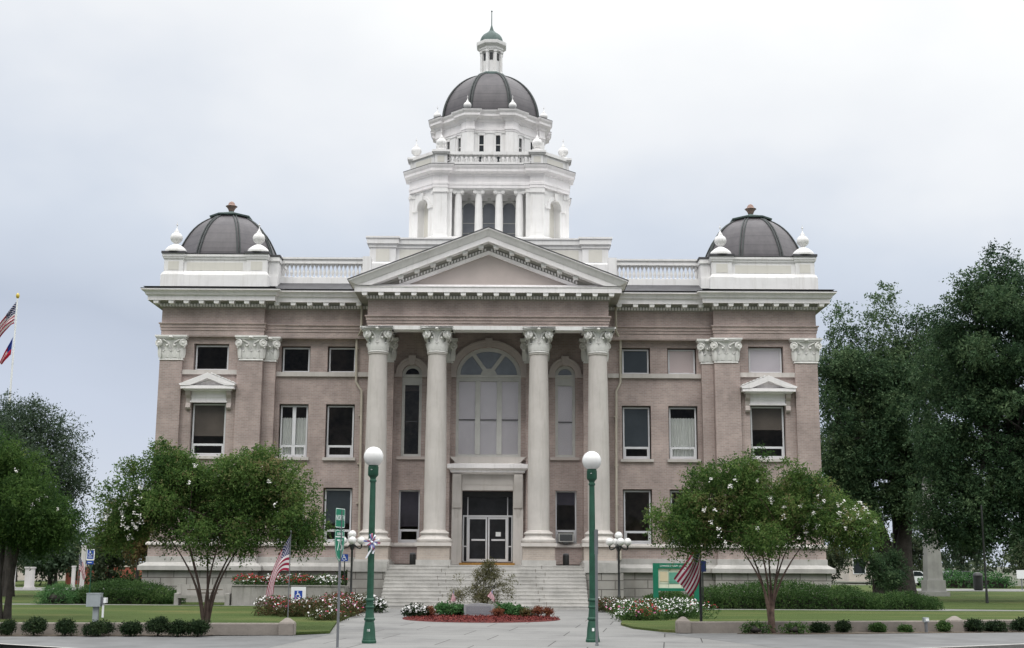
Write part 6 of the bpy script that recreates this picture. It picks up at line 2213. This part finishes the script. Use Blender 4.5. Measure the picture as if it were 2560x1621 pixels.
# crape myrtle right of the walk
tree('crape_myrtle', 'spreading crape myrtle with pale peeling stems right of the walk', 'tree', (9.15, 39.85, .02),
     [(8.9, 40, 3.9, 2.2, 1.7, .95), (7.1, 39.9, 3.4, 1.3, 1.2, .85), (11.0, 39.9, 3.5, 1.4, 1.3, .75), (8.2, 40, 4.65, 1.2, 1.1, .5), (10.2, 40, 4.4, 1.0, 1.0, .45), (6.3, 39.8, 2.95, .9, .9, .5), (11.8, 39.8, 3.1, .8, .9, .5), (9.2, 39.5, 2.9, 2.4, 1.2, .45)],
     [(8.1, 39.6, 2.7), (8.75, 39.5, 2.8), (9.2, 40.2, 2.9), (9.5, 39.5, 2.8), (10.2, 39.7, 2.75), (9.9, 40.3, 2.8), (8.5, 40.3, 2.75)], .05,
     125000, 'leaf_crape', 'bark_pale', 33, .078, 140, .22, .50, 9, .32, .3, 'crape myrtles in flower', 85, bl_els=[(10.8, 39.6, 3.5, 1.35, 1.0, .8), (11.6, 39.6, 3.2, .8, .8, .5), (10.0, 39.5, 3.3, .8, .9, .8), (11.0, 39.5, 3.3, 1.1, .9, .6), (8.0, 39.5, 3.6, 1.4, 1.0, 1.2)],
     extra=[(8.9, 39.9, 5.3, .3, .3, .35), (5.75, 39.8, 3.3, .3, .4, .25), (12.3, 39.8, 3.3, .3, .4, .3), (8.5, 39.9, 5.15, .35, .3, .25), (9.9, 39.9, 5.0, .35, .3, .2), (7.0, 39.9, 4.75, .35, .3, .25)], tvar=.36, tint0=.55)
# dark crape myrtle at the left edge
tree('crape_myrtle', 'dark leaning crape myrtle cut off by the left edge', 'tree', (-16.35, 45.3, .05),
     [(-16.6, 45.4, 4.3, 2.5, 1.8, 1.3), (-17.5, 45.4, 5.3, 2.0, 1.6, 1.0), (-15.1, 45.2, 3.4, 1.2, 1.2, .8), (-16.0, 45.2, 3.1, 1.8, 1.3, .6)],
     [(-16.9, 45.3, 3.1), (-15.75, 45.1, 3.0), (-16.5, 45.4, 3.3)], .14,
     95000, 'leaf_crape', 'bark_dark', 45, .085, 120, .28, .62, 9, .38, .35, 'crape myrtles in flower', 9, bl_els=[(-16.6, 45.2, 4.4, 2.4, 1.7, 1.3), (-15.1, 45.0, 3.5, 1.2, 1.2, .8)], tint0=.24)
# elm-like tree behind it
tree('elm_tree', 'feathery grey green tree behind the left lawn, showing sky through its twigs', 'tree', (-27.5, 74, .05),
     [(-27.2, 74, 7.4, 3.8, 3.5, 3.4), (-28.5, 74, 9.6, 2.8, 2.5, 2.0), (-24.9, 74, 6.4, 1.7, 2.0, 2.2), (-25.0, 74, 8.6, 1.4, 2, 1.2), (-25.5, 73, 4.2, 2.4, 2, 1.4)],
     [(-28.5, 74, 6), (-27, 74, 6.5), (-25.9, 73.6, 6), (-27.8, 73.5, 7)], .3,
     62000, 'leaf_elm', 'bark_dark', 57, .16, 135, .4, .85, 10, .85, .25, None, 0, ar=.38, up=.25, fill=1.7, nbr=70, tvar=.4)
# live oaks on the right
tree('live_oak', 'broad live oak with thick dark trunk beside the right pavilion', 'tree', (28.25, 92, .05),
     [(27.8, 92, 11.5, 5.2, 4.5, 4.2), (25.0, 91.5, 15.0, 2.6, 3, 3.0), (28.5, 92, 16.0, 2.6, 3, 3.2), (31.4, 92, 15.5, 2.2, 3, 3.0), (24.6, 91, 8.8, 2.4, 3, 2.6), (31.0, 91, 9.0, 2.5, 3, 3.0), (26, 90.5, 6.3, 2.2, 2.5, 1.6), (29.5, 91, 6.8, 2.4, 2.5, 1.8), (24.2, 91, 6.4, 1.4, 2, 1.2)],
     [(26.6, 92, 8.5), (28.4, 91.8, 9.5), (30.2, 92, 8.5), (24.3, 91.5, 10.5)], .80,
     190000, 'leaf_oak', 'bark_dark', 71, .19, 190, .6, 1.2, 10, .75, .25, 'live oaks', 0, nbr=60, ar=.5, fill=1.8, shell=.3,
     extra=[(25.3, 92, 19.6, .9, .9, 1.2), (25.4, 92, 18.2, 1.1, 1, .9), (28.3, 92, 20.6, 1.0, .9, 1.1), (27.9, 92, 19.2, 1.1, 1, 1.0), (28.6, 92, 21.6, .6, .6, .6), (30.0, 92, 19.4, .7, .7, .8), (31.2, 92, 18.7, .7, .7, .8), (30.9, 92, 20.2, .4, .4, .6), (23.6, 92, 16.8, .7, .7, .7), (32.2, 92, 19.6, .8, .8, .9), (32.9, 92, 18.2, 1.1, 1, 1.1), (31.6, 92, 19.2, 1.0, 1, 1.0), (33.4, 92, 16.8, 1.2, 1, 1.2), (30.5, 92, 17.6, 1.1, 1, 1.0), (32.6, 92, 15.0, 1.4, 1.2, 1.3), (26.8, 92, 17.2, 1.1, 1, 1.1)], tint0=.55, tvar=.4)
tree('live_oak', 'huge dark live oak filling the right edge above the obelisk', 'tree', (31.5, 74, .05),
     [(29.6, 74, 9.5, 4.6, 4.0, 4.6), (31.0, 74, 15.0, 4.2, 4, 4.8), (28.0, 73.5, 13.0, 2.6, 3, 3.2), (29.5, 74, 17.5, 2.6, 3, 2.4), (33.5, 74, 10, 4, 4, 5), (26.4, 73.5, 8.8, 1.8, 2.5, 2.6), (28.0, 72.5, 5.4, 2.4, 2.5, 1.6), (25.4, 73, 5.0, 2.0, 2, 1.6), (28.4, 73, 4.3, 2.4, 2, 1.3), (31.5, 73, 4.9, 2.6, 2.4, 1.9), (29.6, 73, 6.6, 3.2, 2.5, 2.2), (26.2, 73, 6.8, 1.6, 2, 1.8)],
     [(29.8, 74, 7.5), (31.5, 74, 8.5), (33.2, 74, 7.5), (28.5, 73.5, 9.5)], .55,
     230000, 'leaf_oak', 'bark_dark', 83, .17, 260, .55, 1.1, 10, .62, .25, 'live oaks', 0, nbr=60, ar=.5, fill=1.9, tint0=.42, shell=.3,
     extra=[(30.2, 74, 20.0, .8, .8, .7), (28.0, 74, 17.6, .7, .7, .7), (26.8, 74, 15.6, .7, .7, .6), (25.6, 74, 13.8, .5, .5, .5), (29.2, 74, 19.2, .6, .6, .6), (24.7, 72.4, 4.2, .9, .9, .8), (25.4, 72.4, 5.2, 1.0, 1, .9), (24.6, 72.4, 6.2, .9, .9, .9), (26.0, 73.5, 14.6, .9, .9, .9), (25.4, 73.5, 13.0, 1.0, 1, 1.0), (26.6, 73.5, 16.0, .8, .8, .8), (25.2, 73.5, 11.4, 1.0, 1, 1.0), (26.3, 72.2, 4.3, 1.0, 1, .8), (25.3, 72.3, 7.2, .9, .9, .8)], tvar=.36)
# small rusty tree behind the left hedge and far trees
tree('cypress_tree', 'rusty brown green tree behind the hedge left of the courthouse', 'tree', (-26.6, 98, .05),
     [(-26.8, 98, 3.6, 2.2, 2, 2.4), (-28.0, 98, 4.6, 1.5, 1.6, 1.6)], [(-26.9, 98, 2.6), (-26.2, 98, 2.4)], .16,
     9000, 'leaf_rust', 'bark_dark', 91, .22, 30, .5, .9, 9, .6, .5)
far_spots = [(-35.5, 104, 4.4, 2.6, 'leaf_elm', 'dark tree over the gate pillars'), (-40.5, 106, 5.0, 2.8, 'leaf_far', 'green tree left of the gate pillars behind the leaning trunk'), (-30.5, 103, 4.2, 2.2, 'leaf_far', 'low tree behind the small far flag'),
             (56, 122, 6.2, 3.2, 'leaf_elm', 'grey tree touching the right edge beyond the street'), (49.5, 120, 4.6, 2.4, 'leaf_far', 'low tree behind the far clipped hedge'), (-38, 112, 4.6, 2.6, 'leaf_far', 'round green tree by the far left street'), (-33.5, 118, 5.6, 2.8, 'leaf_far', 'taller green tree behind the white gate pillars'),
             (-29, 116, 4.8, 2.4, 'leaf_elm', 'dark green tree right of the small far flag'), (-46, 124, 6.0, 3.4, 'leaf_far', 'green tree by the pale far building'),
             (37.5, 150, 4.2, 3.2, 'leaf_far', 'hazy tree seen left of the oak trunk'), (42.5, 135, 5.2, 2.8, 'leaf_far', 'green tree beyond the obelisk'),
             (47, 132, 6.0, 3.2, 'leaf_elm', 'grey green tree beyond the litter bin'), (52.5, 128, 6.5, 3.4, 'leaf_far', 'green tree at the far right edge')]
for i, (x, y, h, r_, mt, lb) in enumerate(far_spots):
    tree('far_tree', lb, 'tree', (x, y, 0), [(x, y, h * .62, r_, r_, h * .42), (x + .6, y, h * .8, r_ * .6, r_ * .6, h * .22)], [(x, y, h * .6), (x + .4, y, h * .6)], .16, 6500, mt, 'bark_dark', 120 + i, .30, 34, .5, 1.0, 9, .6, .3, 'trees beyond the far streets', nbr=12)
tree('young_oak', 'small dark leafy tree by the right corner of the courthouse', 'tree', (20.6, 70, .05),
     [(20.6, 70, 2.6, 1.0, 1.0, .9), (21.2, 70, 1.6, .9, .9, .8)], [(20.6, 70, 2.2), (21.1, 70, 1.9)], .06, 5500, 'leaf_oak', 'bark_dark', 141, .13, 20, .25, .45, 9, .35, .3)
tree('young_oak', 'dark bushy tree in front of the cars left of the oak trunk', 'tree', (27.0, 88, .05),
     [(27.0, 88, 2.0, 1.1, 1.0, 1.1), (26.6, 88, 1.2, 1.2, 1.0, .8)], [(27.0, 88, 1.6), (26.6, 88, 1.4)], .06, 6500, 'leaf_oak', 'bark_dark', 143, .15, 24, .3, .5, 9, .4, .3)

# ---- a far wood along the horizon, one mass
rng_ = np.random.default_rng(501)
fl_ = [(-330 + i * 6.0 + rng_.normal() * 2, 420 + rng_.normal() * 12, 1.8 + rng_.random() * 1.2, 4.5, 4.5, 2.2 + rng_.random() * 1.6) for i in range(112)]
fw_ = leaves('far_wood', fl_, 26000, 'leaf_far', None, 502, 1.3, .7, 6, 1.4, .2, .3, .3, zmin=.0)
tag(fw_, 'low hazy belt of far trees along the horizon', 'trees', None, 'stuff')
# ---- hedges and bushes
def bush(name, label, cat, c, r, n, mat, seed, leaf=.05, group=None, core=.5, k=5, spray=.1, ar=.6, tint0=.5):
    t = thing(name, label, cat, (c[0], c[1], 0), group)
    rng = np.random.default_rng(seed)
    lob = []
    for i in range(18):
        d_ = unit(rng.normal(size=3))
        d_[2] = abs(d_[2]) * .9 - .15
        q = rng.uniform(.35, .85)
        s_ = rng.uniform(.28, .52)
        lob.append((c[0] + r[0] * d_[0] * q, c[1] + r[1] * d_[1] * q, c[2] + r[2] * d_[2] * q * .9, r[0] * s_, r[1] * s_, r[2] * s_))
    leaves('foliage', lob, n, mat, t, seed, leaf, ar, k, spray, .1, .2, .25, zmin=.02, tint0=tint0)
    mb = MB().lathe([(r[0] * core * math.cos(R(a_)) + .001, max(.0, c[2] + r[2] * core * math.sin(R(a_)))) for a_ in range(-60, 91, 15)], (c[0], c[1], 0), 14)
    mb.tube([(c[0], c[1], 0), (c[0], c[1], c[2])], .03, 6)
    mb.build('twigs', 'bark_dark', t, (0, 0, 0), 60)
    return t


shL = [(-12.74, .40, .19), (-12.02, .52, .33), (-11.17, .45, .28), (-10.22, .40, .36), (-9.32, .44, .25), (-8.58, .50, .34), (-8.02, .41, .27), (-7.48, .47, .30)]
nm = ['first clipped dark bush from the left edge', 'second clipped dark bush from the left edge, round and full', 'third clipped dark bush from the left edge', 'clipped dark bush just left of the electric box post', 'clipped dark bush just right of the electric box post', 'clipped dark bush midway between electric box and myrtle stems', 'clipped dark bush next to last before the myrtle stems', 'clipped dark bush touching the left myrtle stems']
for i, ((x, h, r_), lb) in enumerate(zip(shL, nm)):
    bush('clipped_bush', lb, 'bush', (x, 36.45 + .03 * (i % 3), h * .5), (r_, r_ * .95, h * .52), 6000, 'leaf_box', 200 + i, .042, 'clipped bushes in front of the left wall')
shR = [(10.62, .27, .27), (11.42, .33, .20), (12.55, .26, .19), (15.75, .36, .27), (16.5, .31, .33), (17.3, .42, .25), (13.45, .17, .20), (14.72, .30, .16)]
nm = ['low dark bush right of the pale myrtle stems', 'second low dark bush right of the pale myrtle stems', 'small loose bush left of the outlet post', 'dark bush hiding the stone block at far right', 'dark bush second from the right edge', 'dark bush at the right edge', 'straggly low plant beside the outlet post', 'leafy weed bush between outlet post and stone block']
for i, ((x, h, r_), lb) in enumerate(zip(shR, nm)):
    y = 39.7 + (x - 8.3) * .2
    bush('low_bush', lb, 'bush', (x, y, h * .5), (r_, r_ * .9, h * .52), 4200, 'leaf_hedge' if i in (2, 6, 7) else 'leaf_box', 230 + i, .05, 'bushes in front of the right wall')
for i, (x, y) in enumerate(((8.55, 39.6), (9.75, 39.6))):
    bush('weed_tuft', ('loose green weeds at the foot of the pale myrtle, on its left', 'loose green weeds at the foot of the pale myrtle, on its right')[i], 'plant', (x, y, .14), (.45, .25, .2), 1200, 'leaf_hedge', 250 + i, .06, 'weeds round the pale myrtle')


def hedge(label, x0, x1, y0, y1, h, n, seed, mat='leaf_hedge', hvar=.08, leaf=.06, tint0=.45):
    t = thing('hedge', label, 'hedge', ((x0 + x1) / 2, y0, .07))
    rng = np.random.default_rng(seed)
    lob = []
    nx = max(3, int((x1 - x0) / .42))
    for i in range(nx):
        x = x0 + (i + .5) * (x1 - x0) / nx
        hh = h * (1 + hvar * math.sin(i * .55 + seed) + hvar * .4 * rng.normal())
        edge = min(i, nx - 1 - i)
        if edge < 3:
            hh *= (.62, .82, .93)[edge]
        for y in (y0 + .3, (y0 + y1) / 2, y1 - .3):
            lob.append((x, y, hh * .70, .40, .42, hh * .32))
            lob.append((x, y, hh * .30, .40, .42, hh * .32))
    leaves('foliage', lob, n, mat, t, seed, leaf, .6, 5, .13, .1, .25, .22, zmin=.06, tint0=tint0)
    mb = MB().box(x0 + .5, x1 - .5, y0 + .55, y1 - .55, .05, h * .5)
    mb.build('twigs', 'bark_dark', t)
    return t


hedge('trimmed green hedge behind the left lawn beside the concrete bench', -19.6, -14.6, 61.3, 63.2, 1.08, 50000, 301)
tg = bush('ornamental_grass', 'pale arching grass clump at the left end of the left hedge', 'plant', (-20.0, 61.2, .35), (1.0, .6, .5), 4200, 'leaf_hosta', 305, .16, None, .5, 6, .3, .18, .7)
hedge('long rounded green hedge in front of the right pavilion', 9.7, 17.9, 59.2, 62.0, 1.18, 80000, 311)
hedge('lower hedge continuing right from the long hedge to the side path', 17.7, 20.6, 59.0, 61.0, .85, 26000, 313, tint0=.38)
hedge('short hedge behind the flowers beneath the directory board', 7.6, 9.6, 59.5, 61.5, .95, 20000, 317)
hedge('far clipped hedge beyond the street at right', 38, 46, 116, 118, 1.5, 9000, 319, 'leaf_hosta', leaf=.14)
hedge('dark far hedge beyond the street at left', -33, -22, 104, 106, 1.3, 9000, 321, leaf=.14)

# ---- flower beds
def flower_bed(label, els, nleaf, nflow, seed, weights, size=.075, zbase=.05, mat='leaf_hedge', leaf=.065, tint0=.45):
    t = thing('flower_bed', label, 'flowers', (els[0][0], els[0][1], zbase), 'flower beds')
    leaves('foliage', els, nleaf, mat, t, seed, leaf, .55, 5, .14, .15, .3, .35, zmin=zbase, tint0=tint0)['kind'] = 'stuff'
    rng = np.random.default_rng(seed)
    E_ = np.array(els, float)
    w_ = E_[:, 3] * E_[:, 4]
    li = rng.choice(len(E_), nflow, p=w_ / w_.sum())
    d_ = unit(rng.normal(size=(nflow, 3)) * np.array([1, 1, .6]) + np.array([0, -.3, 1.0]))
    d_[:, 2] = np.abs(d_[:, 2])
    P_ = E_[li, :3] + E_[li, 3:] * d_ * 1.03 + rng.normal(size=(nflow, 3)) * .03
    # colour drifts: patches of one colour
    ph = np.sin(P_[:, 0] * 2.3 + seed) + np.sin(P_[:, 1] * 3.1 + P_[:, 0] * 1.1) + rng.normal(size=nflow) * .55
    tint = np.where(ph < weights[0], .1, np.where(ph < weights[1], .5, .70 + .3 * rng.random(nflow)))
    tint = np.clip(tint + rng.normal(size=nflow) * .035, 0, 1)
    petals('blooms', P_, size, tint, 'petal', t, seed + 7, kind='stuff')
    return t


def mounds(x0, x1, y0, y1, h, n, seed, z0=.05, r_=(.35, .55), front=None):
    rng = np.random.default_rng(seed)
    out = []
    for i in range(n):
        x = x0 + (x1 - x0) * (i + .5) / n + rng.normal() * .06
        y = y0 + (y1 - y0) * rng.random()
        if front:
            y = front(x) + rng.random() * (y1 - y0)
        q = r_[0] + (r_[1] - r_[0]) * rng.random()
        hh = h * (.75 + .5 * rng.random())
        out.append((x, y, z0 + hh * .45, q, q, hh * .55))
    return out


flower_bed('mounded bed of pink, red and white flowers round the white access board', mounds(-8.1, -5.0, 48.3, 51.5, .60, 40, 401), 24000, 620, 401, (-.35, .15), mat='leaf_bed')
flower_bed('red flower strip ending in a white clump left of the step foot', mounds(-6.3, -4.9, 53.5, 56.5, .62, 16, 405), 9500, 330, 405, (-.5, .0), mat='leaf_bed')
flower_bed('round clump of white flowers by the walk behind the left green lamp', [(-4.55, 54.6, .3, .5, .45, .34), (-4.3, 54.4, .25, .35, .4, .28)], 3000, 170, 407, (9, 9), .09, .05, 'leaf_box')
flower_bed('low flower patch at the lawn tip beside the route sign', mounds(-5.5, -4.85, 45.4, 47.0, .36, 9, 408), 3600, 80, 408, (.5, .8), mat='leaf_bed')
flower_bed('red and white flowers topping the concrete planter', mounds(-11.5, -6.8, 60.75, 62.0, .45, 30, 411, .92), 14000, 760, 411, (-.1, .0), .085, .9)
flower_bed('dense bed of white and dark red flowers on the right lawn', mounds(5.45, 8.45, 47.4, 51.0, .58, 40, 421) + mounds(5.3, 6.3, 46.9, 47.6, .4, 6, 423), 22000, 950, 421, (1.05, 1.25))
flower_bed('narrow strip of white and red flowers along the walk right of the steps', mounds(5.0, 6.9, 53, 57, .48, 16, 431), 8500, 280, 431, (.2, .4), mat='leaf_bed')
flower_bed('white flower clump in the red mulch bed, left of the memorial stone', [(-2.38, 49.5, .24, .42, .40, .22), (-2.15, 49.6, .2, .3, .3, .18), (-2.62, 49.6, .2, .25, .25, .17)], 3200, 150, 441, (9, 9), .085, .1, 'leaf_box')
for x, y, r_, h, mt, lb, sd in ((-1.86, 49.6, .20, .32, 'leaf_coleus', 'red leaved plant right of the white flower clump in the mulch bed', 451),
                                (-1.25, 50.3, .48, .42, 'leaf_hosta', 'bright green leafy clump left of the memorial stone', 452),
                                (-.78, 50.6, .35, .36, 'leaf_hosta', 'green leafy clump touching the memorial stone', 453),
                                (.95, 50.9, .40, .44, 'leaf_hosta', 'green leafy clump right of the memorial stone', 454),
                                (1.45, 50.6, .34, .30, 'leaf_hosta', 'low green clump further right of the memorial stone', 455),
                                (.72, 49.7, .22, .24, 'leaf_coleus', 'low red brown plant in front of the right hand flag', 456),
                                (1.85, 49.8, .24, .22, 'leaf_rust', 'small tan plant in the right half of the mulch bed', 457),
                                (2.25, 49.8, .20, .34, 'leaf_coleus', 'upright red plant in the right half of the mulch bed', 458),
                                (2.62, 49.9, .18, .30, 'leaf_coleus', 'last red plant near the right tip of the mulch bed', 459)):
    bush('bedding_plant', lb, 'plant', (x, y, .1 + h * .42), (r_, r_ * .9, h * .5), 900 if r_ < .3 else 1700, mt, sd, .085 if 'hosta' in mt else .06, 'plants in the mulch bed', .35, 5, .12, .6)
tree('japanese_maple', 'thin weeping maple with brownish lacy leaves behind the memorial stone', 'tree', (.18, 51.9, .1),
     [(.1, 51.9, .80, 1.2, .8, .40), (.2, 51.9, 1.4, .7, .5, .4), (1.05, 51.9, 1.1, .5, .4, .35), (-.65, 51.9, 1.45, .4, .3, .22), (.25, 51.9, 2.0, .3, .25, .3), (-.85, 51.8, .75, .45, .4, .25), (.6, 51.9, 1.75, .3, .3, .15)],
     [(-.2, 51.9, 1.1), (.2, 51.9, 1.5), (.6, 51.9, 1.2)], .04, 9500, 'leaf_maple', 'bark_dark', 461, .08, 46, .10, .20, 8, .22, .35, ar=.28, nbr=24, shell=.6)
bush('ground_shrub', 'dark shrub against the stone base left of the steps', 'bush', (-6.9, 63.6, 1.2), (.45, .4, .6), 1800, 'leaf_box', 471, .07)
